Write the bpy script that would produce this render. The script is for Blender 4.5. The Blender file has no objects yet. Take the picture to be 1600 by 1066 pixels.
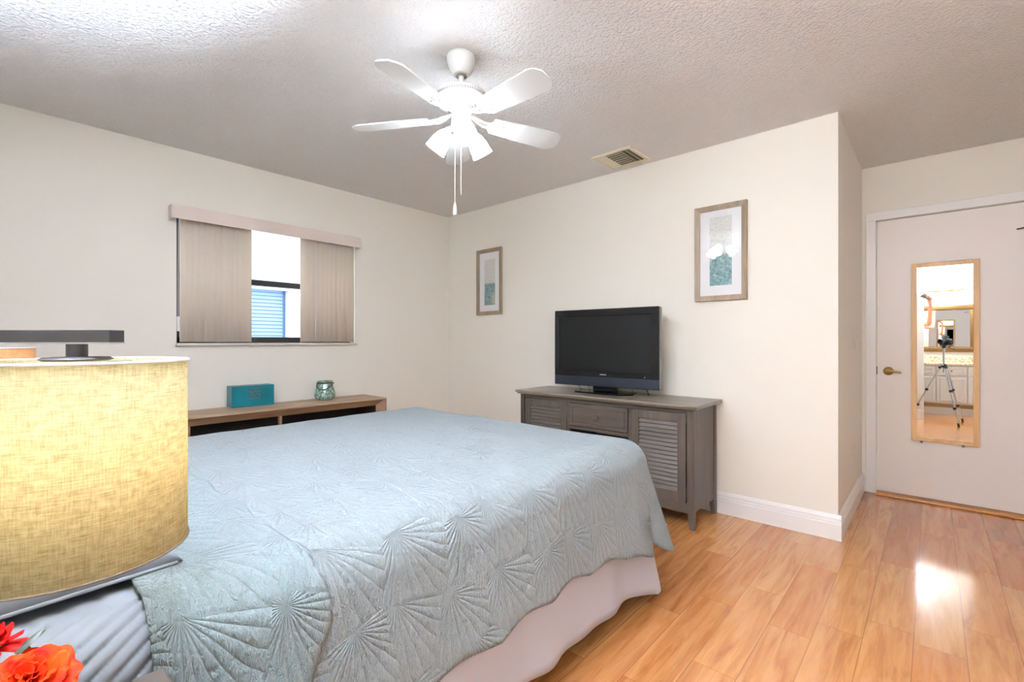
import bpy, bmesh, math, random
from mathutils import Vector, Matrix, noise
random.seed(7)
scene = bpy.context.scene
COL = scene.collection
PI = math.pi
R_ = math.radians

# ------------------------------------------------------------------ camera
cam_d = bpy.data.cameras.new('camera'); cam = bpy.data.objects.new('camera', cam_d)
COL.objects.link(cam); scene.camera = cam
cam_d.sensor_fit = 'HORIZONTAL'; cam_d.sensor_width = 36
cam_d.lens = 730/1600*36
cam_d.shift_y = 1/1600
cam_d.clip_start = 0.02
CAM = Vector((3.80, -3.22, 1.13))
cam.location = CAM
cam.rotation_euler = (R_(90), 0, R_(42))

# ------------------------------------------------------------------ world, exposure
scene.view_settings.view_transform = 'Standard'
scene.view_settings.look = 'None'
scene.view_settings.gamma = 1
scene.view_settings.use_curve_mapping = False
scene.view_settings.exposure = 1.68
w = bpy.data.worlds.new('sky'); scene.world = w; w.use_nodes = True
bg = w.node_tree.nodes['Background']
bg.inputs[0].default_value = (0.88, 0.94, 1.0, 1); bg.inputs[1].default_value = 1.5
scene.cycles.use_denoising = True
scene.cycles.max_bounces = 10
scene.cycles.diffuse_bounces = 6
scene.cycles.sample_clamp_indirect = 6

FAN_E = 10.5        # glow of the fan's glass shades
LAMP_W = 5.5        # bedside lamp bulbs
FLASH_W = 1320.0      # hand-held flash bounced off the ceiling
BATH_W = 26.0       # bathroom vanity bulbs

def lamp_light(name, kind, loc, energy, color=(1, 1, 1), size=0.05, rot=None, parent=None):
    d = bpy.data.lights.new(name, kind); d.energy = energy; d.color = color
    if kind == 'AREA':
        d.shape = 'DISK'; d.size = size
    else:
        d.shadow_soft_size = size
    o = bpy.data.objects.new(name, d); COL.objects.link(o); o.location = loc
    if rot: o.rotation_euler = rot
    if parent: o.parent = parent
    return o

# ------------------------------------------------------------------ node helpers
def srgb(r, g, b):
    f = lambda c: ((c/255+0.055)/1.055)**2.4 if c/255 > 0.04045 else c/255/12.92
    return (f(r), f(g), f(b), 1)

class N:
    def __init__(s, name):
        s.m = bpy.data.materials.new(name); s.m.use_nodes = True
        s.t = s.m.node_tree; s.b = s.t.nodes['Principled BSDF']; s.out = s.t.nodes['Material Output']
    def n(s, typ, **kw):
        x = s.t.nodes.new(typ)
        for k, v in kw.items(): setattr(x, k, v)
        return x
    def l(s, a, b): s.t.links.new(a, b)
    def set(s, sock, v):
        if hasattr(v, 'default_value') or hasattr(v, 'is_linked'): s.l(v, sock)
        else: sock.default_value = v
    def math(s, op, a, b=None, c=None):
        x = s.n('ShaderNodeMath', operation=op)
        for i, v in enumerate((a, b, c)):
            if v is not None: s.set(x.inputs[i], v)
        return x.outputs[0]
    def geo(s): return s.n('ShaderNodeNewGeometry').outputs['Position']
    def obj(s): return s.n('ShaderNodeTexCoord').outputs['Object']
    def uv(s): return s.n('ShaderNodeTexCoord').outputs['UV']
    def mapping(s, vec, scale=(1, 1, 1), loc=(0, 0, 0), rot=(0, 0, 0)):
        x = s.n('ShaderNodeMapping'); s.l(vec, x.inputs[0])
        x.inputs['Scale'].default_value = scale; x.inputs['Location'].default_value = loc; x.inputs['Rotation'].default_value = rot
        return x.outputs[0]
    def noise(s, vec, scale=5, detail=3, rough=0.5, dist=0):
        x = s.n('ShaderNodeTexNoise'); s.l(vec, x.inputs['Vector'])
        x.inputs['Scale'].default_value = scale; x.inputs['Detail'].default_value = detail
        x.inputs['Roughness'].default_value = rough; x.inputs['Distortion'].default_value = dist
        return x.outputs[0]
    def ramp(s, fac, stops, interp='LINEAR'):
        x = s.n('ShaderNodeValToRGB'); s.l(fac, x.inputs[0]); cr = x.color_ramp; cr.interpolation = interp
        while len(cr.elements) < len(stops): cr.elements.new(0.5)
        for e, (p, c) in zip(cr.elements, stops):
            e.position = p; e.color = c if len(c) == 4 else (*c, 1)
        return x.outputs[0]
    def mix(s, fac, a, b, mode='MIX'):
        x = s.n('ShaderNodeMix', data_type='RGBA', blend_type=mode)
        s.set(x.inputs[0], fac); s.set(x.inputs[6], a); s.set(x.inputs[7], b)
        return x.outputs[2]
    def bump(s, h, strength=0.3, dist=0.01, normal=None):
        x = s.n('ShaderNodeBump'); s.l(h, x.inputs['Height'])
        x.inputs['Strength'].default_value = strength; x.inputs['Distance'].default_value = dist
        if normal: s.l(normal, x.inputs['Normal'])
        s.l(x.outputs[0], s.b.inputs['Normal']); return x.outputs[0]
    def sep(s, vec):
        x = s.n('ShaderNodeSeparateXYZ'); s.l(vec, x.inputs[0]); return x.outputs
    def comb(s, a, b, c=0.0):
        x = s.n('ShaderNodeCombineXYZ')
        for i, v in enumerate((a, b, c)): s.set(x.inputs[i], v)
        return x.outputs[0]

def plain(name, col, rough=0.5, metal=0, bump=None, spec=None, coat=0, vary=0):
    k = N(name); k.b.inputs['Base Color'].default_value = col
    k.b.inputs['Roughness'].default_value = rough; k.b.inputs['Metallic'].default_value = metal
    if spec is not None: k.b.inputs['Specular IOR Level'].default_value = spec
    if coat: k.b.inputs['Coat Weight'].default_value = coat; k.b.inputs['Coat Roughness'].default_value = 0.03
    if bump or vary:
        v = k.obj(); h = k.noise(v, bump[0] if bump else 8, 4)
        if bump: k.bump(h, bump[1], bump[2] if len(bump) > 2 else 0.005)
        if vary:
            d = tuple(c*(1-vary) for c in col[:3]) + (1,)
            k.l(k.ramp(h, [(0.3, d), (0.7, col)]), k.b.inputs['Base Color'])
    return k.m

def wood(name, c1, c2, axis=0, scale=1.0, rough=0.5, bump=0.1, c3=None, coat=0):
    k = N(name); v = k.obj(); sc = [38*scale, 38*scale, 38*scale]; sc[axis] = 2.6*scale
    n1 = k.noise(k.mapping(v, tuple(sc)), 1.0, 6, 0.6, 0.4)
    sc2 = [7*scale]*3; sc2[axis] = 0.9*scale
    n2 = k.noise(k.mapping(v, tuple(sc2), (3, 5, 1)), 1.0, 3, 0.5, 0.8)
    f = k.math('ADD', k.math('MULTIPLY', n1, 0.6), k.math('MULTIPLY', n2, 0.4))
    st = [(0.34, c1), (0.62, c2)]
    if c3: st.append((0.74, c3))
    k.l(k.ramp(f, st), k.b.inputs['Base Color'])
    k.b.inputs['Roughness'].default_value = rough
    k.b.inputs['Coat Weight'].default_value = coat
    k.bump(n1, bump, 0.004)
    return k.m

# ------------------------------------------------------------------ materials
M = {}
def wall_mat(name, col):
    k = N(name); v = k.geo()
    h = k.noise(v, 90, 3); h2 = k.noise(v, 14, 2)
    k.b.inputs['Base Color'].default_value = col
    k.b.inputs['Roughness'].default_value = 0.62
    k.b.inputs['Specular IOR Level'].default_value = 0.3
    k.bump(k.math('ADD', k.math('MULTIPLY', h, 0.4), h2), 0.12, 0.002)
    return k.m
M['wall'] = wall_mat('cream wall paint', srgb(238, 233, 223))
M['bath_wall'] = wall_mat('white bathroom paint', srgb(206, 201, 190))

k = N('textured ceiling'); v = k.geo()
vo = k.n('ShaderNodeTexVoronoi', feature='SMOOTH_F1'); k.l(k.mapping(v, (1, 1, 0.01)), vo.inputs['Vector'])
vo.inputs['Scale'].default_value = 78; vo.inputs['Randomness'].default_value = 1
n1 = k.noise(v, 95, 4, 0.6, 0.6)
h = k.math('SUBTRACT', k.math('MULTIPLY', n1, 1.5), k.math('MULTIPLY', vo.outputs['Distance'], 0.9))
k.b.inputs['Base Color'].default_value = srgb(243, 240, 237); k.b.inputs['Roughness'].default_value = 0.75
k.b.inputs['Specular IOR Level'].default_value = 0.35
k.bump(h, 0.9, 0.011); M['ceiling'] = k.m

k = N('laminate plank floor'); v = k.geo(); s = k.sep(v)
u = k.math('DIVIDE', k.math('SUBTRACT', s[0], 3.6), 0.145); iu = k.math('FLOOR', u); fu = k.math('FRACT', k.math('ADD', u, 100))
wn = k.n('ShaderNodeTexWhiteNoise', noise_dimensions='1D'); k.l(iu, wn.inputs['W'])
t = k.math('ADD', k.math('DIVIDE', s[1], 0.68), k.math('MULTIPLY', wn.outputs['Value'], 9)); it = k.math('FLOOR', t); ft = k.math('FRACT', k.math('ADD', t, 100))
wn2 = k.n('ShaderNodeTexWhiteNoise', noise_dimensions='2D'); k.l(k.comb(iu, it), wn2.inputs['Vector'])
rnd = wn2.outputs['Value']
gv = k.comb(k.math('ADD', k.math('MULTIPLY', s[0], 1.0), k.math('MULTIPLY', rnd, 7)), k.math('ADD', k.math('MULTIPLY', s[1], 0.09), k.math('MULTIPLY', rnd, 13)))
g1 = k.noise(gv, 24, 5, 0.62, 1.0)
g2 = k.noise(gv, 70, 4, 0.6, 0.4)
g3 = k.noise(k.comb(k.math('ADD', s[0], k.math('MULTIPLY', rnd, 3)), k.math('MULTIPLY', s[1], 0.45)), 9, 3, 0.5, 2.2)
base = k.ramp(g1, [(0.28, srgb(160, 108, 63)), (0.45, srgb(186, 136, 88)), (0.62, srgb(198, 153, 107))])
tone = k.ramp(rnd, [(0.0, srgb(228, 200, 176)), (0.35, srgb(255, 244, 226)), (0.7, srgb(242, 214, 188)), (1.0, srgb(255, 250, 232))])
c = k.mix(1.0, base, tone, 'MULTIPLY')
c = k.mix(k.math('MULTIPLY', k.ramp(g3, [(0.56, (0, 0, 0)), (0.70, (1, 1, 1))]), 0.22), c, srgb(186, 124, 80))
c = k.mix(0.14, c, k.ramp(g2, [(0.35, srgb(170, 112, 70)), (0.6, srgb(255, 230, 200))]), 'MULTIPLY')
e1 = k.math('LESS_THAN', fu, 0.020)
e2 = k.math('LESS_THAN', ft, 0.0035)
seam = k.math('MAXIMUM', e1, e2)
c = k.mix(k.math('MULTIPLY', seam, 0.62), c, srgb(110, 66, 36))
k.l(c, k.b.inputs['Base Color']); k.b.inputs['Roughness'].default_value = 0.17
k.b.inputs['Specular IOR Level'].default_value = 0.5
k.b.inputs['Coat Weight'].default_value = 0.25; k.b.inputs['Coat Roughness'].default_value = 0.08
k.bump(k.math('ADD', k.math('MULTIPLY', g2, 0.02), k.math('MULTIPLY', k.math('SUBTRACT', 1.0, seam), 1.0)), 0.10, 0.002)
M['floor'] = k.m

M['trim'] = plain('white satin trim paint', srgb(240, 238, 236), 0.32)
M['door'] = plain('white door paint', srgb(236, 228, 223), 0.38, bump=(3, 0.02))
M['fan'] = plain('white enamel', srgb(214, 214, 211), 0.35)
M['fan_dark'] = plain('dark slot', srgb(130, 122, 112), 0.7)
M['black'] = plain('black plastic', srgb(18, 18, 20), 0.35)
M['gloss_black'] = plain('gloss black plastic', srgb(6, 6, 7), 0.12, spec=0.4)
k = N('switched off screen'); v = k.obj()
k.b.inputs['Base Color'].default_value = srgb(16, 15, 14)
k.b.inputs['Specular IOR Level'].default_value = 0.2
k.b.inputs['Roughness'].default_value = 0.35; k.bump(k.noise(v, 900, 2), 0.05, 0.001); M['screen'] = k.m
M['tvblue'] = plain('slate blue plastic', srgb(14, 20, 30), 0.4)
M['tvside'] = plain('grey plastic', srgb(128, 128, 126), 0.45)
M['white_mark'] = plain('white print', srgb(235, 235, 235), 0.5)
M['chrome'] = plain('chrome', (0.8, 0.8, 0.8, 1), 0.15, 1)
M['brass'] = plain('antique brass', srgb(158, 130, 78), 0.3, 1)
M['darkbrass'] = plain('dark bronze', srgb(70, 56, 40), 0.35, 1)
M['pewter'] = plain('brushed pewter', srgb(160, 152, 140), 0.3, 1)
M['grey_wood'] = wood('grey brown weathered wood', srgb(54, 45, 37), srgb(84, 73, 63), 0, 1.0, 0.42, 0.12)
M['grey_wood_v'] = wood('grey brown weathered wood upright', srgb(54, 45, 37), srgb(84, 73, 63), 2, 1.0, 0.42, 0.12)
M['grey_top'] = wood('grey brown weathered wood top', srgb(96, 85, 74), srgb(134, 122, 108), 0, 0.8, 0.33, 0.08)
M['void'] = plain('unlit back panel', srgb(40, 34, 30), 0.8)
M['cab_wood'] = wood('warm brown oak veneer', srgb(112, 82, 58), srgb(160, 126, 96), 1, 0.7, 0.5, 0.15)
M['cab_top'] = wood('greyed oak top', srgb(128, 100, 76), srgb(176, 150, 122), 1, 0.7, 0.5, 0.15)
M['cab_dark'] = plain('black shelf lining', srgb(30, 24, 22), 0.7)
M['frame_wood'] = wood('taupe picture frame wood', srgb(112, 94, 74), srgb(158, 138, 114), 2, 1.3, 0.5, 0.2)
M['mirror_wood'] = wood('pale maple frame', srgb(200, 152, 98), srgb(218, 178, 126), 2, 0.8, 0.4, 0.05)
M['mat_board'] = plain('white mat board', srgb(238, 238, 240), 0.7)
M['mirror'] = plain('mirror glass', (0.93, 0.95, 0.95, 1), 0.0, 1)
M['night_wood'] = wood('dark walnut', srgb(24, 17, 12), srgb(44, 32, 23), 1, 1.0, 0.7, 0.1)
M['valance'] = plain('blush vinyl valance', srgb(222, 206, 196), 0.5)
M['ivory'] = plain('ivory plastic', srgb(232, 222, 196), 0.4)
M['teal'] = plain('teal lacquer box', srgb(0, 100, 112), 0.35)
M['silver'] = plain('silver foil', srgb(150, 165, 165), 0.35, 0.9)
M['bronze_al'] = plain('dark bronze aluminium', srgb(36, 32, 31), 0.45, 0.2)
M['sill'] = plain('pale marble sill', srgb(206, 198, 188), 0.25, vary=0.1)
M['stucco'] = plain('white stucco', srgb(214, 220, 232), 0.8, bump=(60, 0.3))
M['ground'] = plain('pale paving', srgb(186, 182, 172), 0.9, vary=0.2)
M['nblind'] = plain('pale blue window blind', srgb(150, 184, 226), 0.5)
M['gold_thr'] = wood('golden oak threshold', srgb(150, 88, 20), srgb(190, 126, 44), 0, 1.0, 0.3, 0.05)
M['rubber'] = plain('black rubber', srgb(22, 22, 22), 0.6)
M['steel'] = plain('grey steel', srgb(120, 120, 122), 0.35, 1)
M['alu'] = plain('brushed aluminium', srgb(190, 192, 196), 0.3, 0.9)
M['white_cable'] = plain('white cable', srgb(230, 228, 224), 0.5)
M['cab_white'] = plain('white cabinet paint', srgb(214, 212, 208), 0.35)
M['toe'] = plain('tan toe kick', srgb(176, 146, 100), 0.5)
M['gilt'] = plain('gilded frame', srgb(124, 92, 50), 0.4, 0.6, bump=(120, 0.3, 0.003))
k = N('speckled granite'); v = k.obj(); nn = k.noise(v, 45, 4, 0.7)
k.l(k.ramp(nn, [(0.35, srgb(120, 92, 70)), (0.48, srgb(214, 190, 160)), (0.7, srgb(238, 226, 206))]), k.b.inputs['Base Color'])
k.b.inputs['Roughness'].default_value = 0.2; M['granite'] = k.m
M['skin'] = plain('skin', srgb(222, 160, 128), 0.5)
M['shirt'] = plain('white cotton shirt', srgb(232, 232, 234), 0.8, bump=(40, 0.2))
M['trouser'] = plain('dark trouser cloth', srgb(48, 50, 58), 0.85)
M['hair'] = plain('dark hair', srgb(40, 30, 24), 0.7)
M['shoe'] = plain('black shoe leather', srgb(26, 24, 24), 0.5)
M['flash_glass'] = plain('frosted flash window', srgb(230, 234, 240), 0.3)
M['stem'] = plain('dark green leaf', srgb(28, 38, 22), 0.6, vary=0.3)
M['vase'] = plain('white ceramic', srgb(220, 218, 212), 0.2)

k = N('clear glass'); k.b.inputs['Roughness'].default_value = 0; k.b.inputs['Transmission Weight'].default_value = 1
k.b.inputs['IOR'].default_value = 1.45; M['glass_solid'] = k.m
def thin_glass(name, tint=(1, 1, 1, 1), refl=1.5):
    k = N(name); tr = k.n('ShaderNodeBsdfTransparent'); tr.inputs[0].default_value = tint
    gl = k.n('ShaderNodeBsdfGlossy'); gl.inputs['Roughness'].default_value = 0.01
    fr = k.n('ShaderNodeFresnel'); bf = k.n('ShaderNodeNewGeometry').outputs['Backfacing']
    k.l(k.math('ADD', k.math('MULTIPLY', bf, 1/refl-refl), refl), fr.inputs[0])
    mx = k.n('ShaderNodeMixShader'); k.l(fr.outputs[0], mx.inputs[0]); k.l(tr.outputs[0], mx.inputs[1]); k.l(gl.outputs[0], mx.inputs[2])
    k.l(mx.outputs[0], k.out.inputs[0]); return k.m
M['pane'] = thin_glass('thin window glass')

# fabrics
k = N('vertical blind vane'); v = k.obj()
k.b.inputs['Base Color'].default_value = srgb(244, 234, 222); k.b.inputs['Roughness'].default_value = 0.6
tl = k.n('ShaderNodeBsdfTranslucent'); tl.inputs[0].default_value = srgb(240, 226, 206)
mx = k.n('ShaderNodeMixShader'); mx.inputs[0].default_value = 0.30
k.l(k.b.outputs[0], mx.inputs[1]); k.l(tl.outputs[0], mx.inputs[2]); k.l(mx.outputs[0], k.out.inputs[0])
M['vane'] = k.m

def quilt_mat(name, col):
    k = N(name); uv = k.uv(); s = k.sep(uv)
    vo = k.n('ShaderNodeTexVoronoi', voronoi_dimensions='2D', feature='F1'); k.l(uv, vo.inputs['Vector'])
    vo.inputs['Scale'].default_value = 6.2; vo.inputs['Randomness'].default_value = 0.45
    d = k.n('ShaderNodeVectorMath', operation='SUBTRACT')
    sc = k.n('ShaderNodeVectorMath', operation='SCALE'); k.l(vo.outputs['Position'], sc.inputs[0]); sc.inputs['Scale'].default_value = 1.0
    k.l(uv, d.inputs[0]); k.l(sc.outputs[0], d.inputs[1]); ds = k.sep(d.outputs[0])
    ang = k.math('ARCTAN2', k.math('ADD', ds[1], 0.040), k.math('ADD', ds[0], 0.085))
    wob = k.noise(uv, 20, 2)
    ray = k.math('ABSOLUTE', k.math('SINE', k.math('ADD', k.math('MULTIPLY', ang, 16), k.math('MULTIPLY', wob, 1.2))))
    ray = k.math('POWER', ray, 0.5)
    rad = vo.outputs['Distance']
    oval = k.ramp(rad, [(0.0, (0, 0, 0)), (0.06, (1, 1, 1))])
    edge = k.n('ShaderNodeTexVoronoi', voronoi_dimensions='2D', feature='DISTANCE_TO_EDGE'); k.l(uv, edge.inputs['Vector'])
    edge.inputs['Scale'].default_value = 6.2; edge.inputs['Randomness'].default_value = 0.45
    eg = k.ramp(edge.outputs['Distance'], [(0.0, (0, 0, 0)), (0.05, (1, 1, 1))])
    cr = k.noise(k.mapping(uv, (1, 1, 1), rot=(0, 0, 0.6)), 150, 3, 0.6, 0.5)
    cr2 = k.noise(k.mapping(uv, (0.5, 1.5, 1), rot=(0, 0, 0.8)), 60, 3, 0.6, 0.8)
    h = k.math('ADD', k.math('MULTIPLY', k.math('MULTIPLY', ray, oval), 1.25), k.math('MULTIPLY', cr, 0.6))
    # puckers: short cross ripples between the quilting lines
    cr3 = k.noise(k.mapping(uv, (0.42, 1.0, 1), rot=(0, 0, -0.5)), 130, 2, 0.5, 1.2)
    h = k.math('ADD', h, k.math('MULTIPLY', k.math('ABSOLUTE', k.math('SUBTRACT', cr3, 0.5)), 2.6))
    h = k.math('ADD', h, k.math('MULTIPLY', cr2, 0.7))
    h = k.math('ADD', h, k.math('MULTIPLY', eg, 0.5))
    k.b.inputs['Base Color'].default_value = col; k.b.inputs['Roughness'].default_value = 0.85
    k.b.inputs['Specular IOR Level'].default_value = 0.25
    k.b.inputs['Sheen Weight'].default_value = 0.25
    k.bump(h, 0.75, 0.007); return k.m
M['quilt'] = quilt_mat('pale seafoam quilted cotton', srgb(129, 137, 139))
M['quilt2'] = quilt_mat('seafoam quilted cotton turned over', srgb(119, 132, 134))
M['sheet'] = plain('cool white cotton sheet', srgb(136, 142, 151), 0.8, bump=(30, 0.15))
M['skirt'] = plain('white cotton bed skirt', srgb(196, 198, 212), 0.85, bump=(18, 0.25))
M['piping'] = plain('grey piping', srgb(120, 122, 128), 0.7)

def shade_mat(name, c1, c2, tr=0.55):
    k = N(name); v = k.uv()
    a = k.noise(k.mapping(v, (8, 120, 1)), 1.0, 4, 0.65); b2 = k.noise(k.mapping(v, (130, 9, 1)), 1.0, 4, 0.65)
    lo = k.noise(k.mapping(v, (14, 22, 1)), 1.0, 4, 0.7)
    f = k.math('ADD', k.math('ADD', k.math('MULTIPLY', a, 0.36), k.math('MULTIPLY', b2, 0.32)), k.math('MULTIPLY', lo, 0.32))
    c = k.ramp(f, [(0.38, c1), (0.58, c2)])
    df = k.n('ShaderNodeBsdfDiffuse'); k.l(c, df.inputs[0])
    tl = k.n('ShaderNodeBsdfTranslucent'); k.l(c, tl.inputs[0])
    mx = k.n('ShaderNodeMixShader'); mx.inputs[0].default_value = tr
    bp = k.n('ShaderNodeBump'); k.l(f, bp.inputs['Height']); bp.inputs['Strength'].default_value = 0.4; bp.inputs['Distance'].default_value = 0.002
    k.l(bp.outputs[0], df.inputs['Normal'])
    k.l(df.outputs[0], mx.inputs[1]); k.l(tl.outputs[0], mx.inputs[2]); k.l(mx.outputs[0], k.out.inputs[0]); return k.m
M['linen'] = shade_mat('oatmeal linen shade', srgb(196, 180, 132), srgb(244, 236, 204))
M['linen_orange'] = shade_mat('orange tan shade', srgb(226, 176, 120), srgb(244, 206, 156))

def emis(name, col, st):
    k = N(name); k.b.inputs['Base Color'].default_value = (0.9, 0.9, 0.9, 1)
    k.b.inputs['Emission Color'].default_value = col; k.b.inputs['Emission Strength'].default_value = st; return k.m
M['lit_glass'] = emis('lit frosted glass shade', (0.88, 0.98, 1.12, 1), FAN_E)
M['bath_bulb'] = emis('lit vanity glass', (1.0, 0.93, 0.82, 1), 3.5)

k = N('green mercury glass'); v = k.obj()
n1 = k.noise(v, 55, 4, 0.7)
k.l(k.ramp(n1, [(0.38, srgb(78, 116, 104)), (0.52, srgb(134, 170, 156)), (0.64, srgb(206, 222, 212))]), k.b.inputs['Base Color'])
k.b.inputs['Roughness'].default_value = 0.18; k.b.inputs['Metallic'].default_value = 0.35; k.b.inputs['Coat Weight'].default_value = 0.8
k.bump(n1, 0.4, 0.004); M['jar'] = k.m

def flower_mat(name, c1, c2):
    k = N(name); v = k.obj(); n1 = k.noise(v, 60, 3)
    k.l(k.ramp(n1, [(0.35, c1), (0.65, c2)]), k.b.inputs['Base Color']); k.b.inputs['Roughness'].default_value = 0.7; k.b.inputs['Specular IOR Level'].default_value = 0.15
    return k.m
M['petal_orange'] = flower_mat('orange red petal', srgb(188, 13, 2), srgb(226, 66, 5))
M['petal_red'] = flower_mat('red petal', srgb(160, 4, 3), srgb(204, 16, 8))

def print_mat(name, horizon, orange):
    k = N(name); v = k.uv(); s = k.sep(v)
    n1 = k.noise(k.mapping(v, (2, 7, 1)), 3, 5, 0.65, 0.8); n2 = k.noise(k.mapping(v, (3, 5, 1), (4, 2, 0)), 5, 4, 0.6)
    y = k.math('ADD', s[1], k.math('MULTIPLY', k.math('SUBTRACT', n1, 0.5), 0.10))
    sea = k.ramp(n1, [(0.32, srgb(64, 116, 124)), (0.5, srgb(116, 158, 162)), (0.66, srgb(186, 204, 202))])
    sky = k.ramp(n2, [(0.28, srgb(176, 180, 174)), (0.42, srgb(208, 210, 204)), (0.6, srgb(222, 224, 218))])
    f = k.ramp(y, [(horizon-0.01, (0, 0, 0)), (horizon+0.04, (1, 1, 1))])
    c = k.mix(f, sea, sky)
    lip = k.ramp(y, [(horizon-0.04, (0, 0, 0)), (horizon, (1, 1, 1)), (horizon+0.03, (0, 0, 0))])
    c = k.mix(k.math('MULTIPLY', lip, 0.5), c, srgb(128, 122, 108))
    if orange:
        f2 = k.math('MULTIPLY', k.ramp(s[0], [(0.55, (0, 0, 0)), (0.8, (1, 1, 1))]), k.ramp(s[1], [(0.02, (0, 0, 0)), (0.06, (1, 1, 1)), (0.2, (1, 1, 1)), (0.27, (0, 0, 0))]))
        c = k.mix(k.math('MULTIPLY', f2, 0.8), c, srgb(206, 196, 180))
    k.l(c, k.b.inputs['Base Color']); k.b.inputs['Roughness'].default_value = 0.6; return k.m
M['print_a'] = print_mat('abstract seascape print', 0.45, True)
M['print_b'] = print_mat('abstract seascape print teal', 0.44, False)

# ------------------------------------------------------------------ mesh helpers
class MB:
    def __init__(s): s.bm = bmesh.new()
    def box(s, x0, x1, y0, y1, z0, z1, bev=0, seg=2, rot=None):
        r = bmesh.ops.create_cube(s.bm, size=1)
        mt = Matrix.Translation(((x0+x1)/2, (y0+y1)/2, (z0+z1)/2)) @ Matrix.Diagonal((abs(x1-x0), abs(y1-y0), abs(z1-z0), 1))
        bmesh.ops.transform(s.bm, matrix=mt, verts=r['verts'])
        vs = r['verts']
        if rot: bmesh.ops.transform(s.bm, matrix=rot, verts=vs)
        if bev:
            es = list({e for v in vs for e in v.link_edges})
            bmesh.ops.bevel(s.bm, geom=es, offset=bev, segments=seg, affect='EDGES', profile=0.5)
        return s
    def lathe(s, prof, seg=32, mat=None, cap=True):
        rings = []
        for r, z in prof:
            if r < 1e-6: rings.append([s.bm.verts.new((0, 0, z))])
            else: rings.append([s.bm.verts.new((r*math.cos(2*PI*i/seg), r*math.sin(2*PI*i/seg), z)) for i in range(seg)])
        for a, b in zip(rings, rings[1:]):
            for i in range(seg):
                j = (i+1) % seg
                if len(a) == 1 and len(b) == 1: continue
                if len(a) == 1: s.bm.faces.new((a[0], b[j], b[i]))
                elif len(b) == 1: s.bm.faces.new((a[i], a[j], b[0]))
                else: s.bm.faces.new((a[i], a[j], b[j], b[i]))
        if cap:
            for q in (rings[0], rings[-1]):
                if len(q) > 1: s.bm.faces.new(q)
        if mat: bmesh.ops.transform(s.bm, matrix=mat, verts=[v for q in rings for v in q])
        return s
    def tube(s, pts, r, seg=8, closed=False, radii=None):
        pts = [Vector(p) for p in pts]; n = len(pts); rings = []; up = Vector((0, 0, 1))
        prev = None
        for i, p in enumerate(pts):
            a = pts[i-1] if (i > 0 or closed) else p; b = pts[(i+1) % n] if (i < n-1 or closed) else p
            t = (b-a).normalized()
            if prev is None:
                x = t.cross(up)
                if x.length < 1e-3: x = t.cross(Vector((1, 0, 0)))
            else: x = prev - t*prev.dot(t)
            x.normalize(); prev = x; y = t.cross(x)
            rr = radii[i] if radii else r
            rings.append([s.bm.verts.new(p + x*rr*math.cos(2*PI*k/seg) + y*rr*math.sin(2*PI*k/seg)) for k in range(seg)])
        m = n if closed else n-1
        for i in range(m):
            a, b = rings[i], rings[(i+1) % n]
            for k in range(seg): s.bm.faces.new((a[k], a[(k+1) % seg], b[(k+1) % seg], b[k]))
        if not closed: s.bm.faces.new(rings[0]); s.bm.faces.new(rings[-1])
        return s
    def cyl(s, p0, p1, r, seg=16): return s.tube([p0, p1], r, seg)
    def prism(s, poly, z0, z1, mat=None):
        a = [s.bm.verts.new((x, y, z0)) for x, y in poly]; b = [s.bm.verts.new((x, y, z1)) for x, y in poly]
        s.bm.faces.new(a); s.bm.faces.new(b); n = len(poly)
        for i in range(n): s.bm.faces.new((a[i], a[(i+1) % n], b[(i+1) % n], b[i]))
        if mat: bmesh.ops.transform(s.bm, matrix=mat, verts=a+b)
        return s
    def quad(s, *p): s.bm.faces.new([s.bm.verts.new(q) for q in p]); return s
    def build(s, name, mat, parent=None, smooth=False, loc=None, origin=None):
        bmesh.ops.recalc_face_normals(s.bm, faces=s.bm.faces)
        me = bpy.data.meshes.new(name); s.bm.to_mesh(me); s.bm.free()
        if smooth:
            for p in me.polygons: p.use_smooth = True
            me.set_sharp_from_angle(angle=R_(38))
        o = bpy.data.objects.new(name, me); COL.objects.link(o)
        if mat: me.materials.append(mat)
        if parent: o.parent = parent
        if loc: o.location = loc
        if origin:      # geometry given in world space, moved so the origin sits at `origin`
            me.transform(Matrix.Translation(-Vector(origin))); o.location = origin
        return o
def TM(loc, rz=0, rx=0, ry=0):
    return Matrix.Translation(loc) @ Matrix.Rotation(rz, 4, 'Z') @ Matrix.Rotation(ry, 4, 'Y') @ Matrix.Rotation(rx, 4, 'X')
def thing(name, label, cat, loc=(0, 0, 0), rz=0, group=None):
    o = bpy.data.objects.new(name, None); COL.objects.link(o); o.location = loc; o.rotation_euler = (0, 0, rz)
    o.empty_display_size = 0.05
    o['label'] = label; o['category'] = cat
    if group: o['group'] = group
    return o
def tag(o, label, cat, group=None):
    o['label'] = label; o['category'] = cat
    if group: o['group'] = group
    return o
def struct(o): o['kind'] = 'structure'; return o
def copy_tree(o, parent=None):
    c = o.copy(); COL.objects.link(c)
    if parent: c.parent = parent
    for ch in [x for x in bpy.data.objects if x.parent == o]: copy_tree(ch, c)
    return c
def uv_from(o, fn):
    me = o.data; uvl = me.uv_layers.new(name='UVMap')
    for lp in me.loops: uvl.data[lp.index].uv = fn(me.vertices[lp.vertex_index].co)

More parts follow.
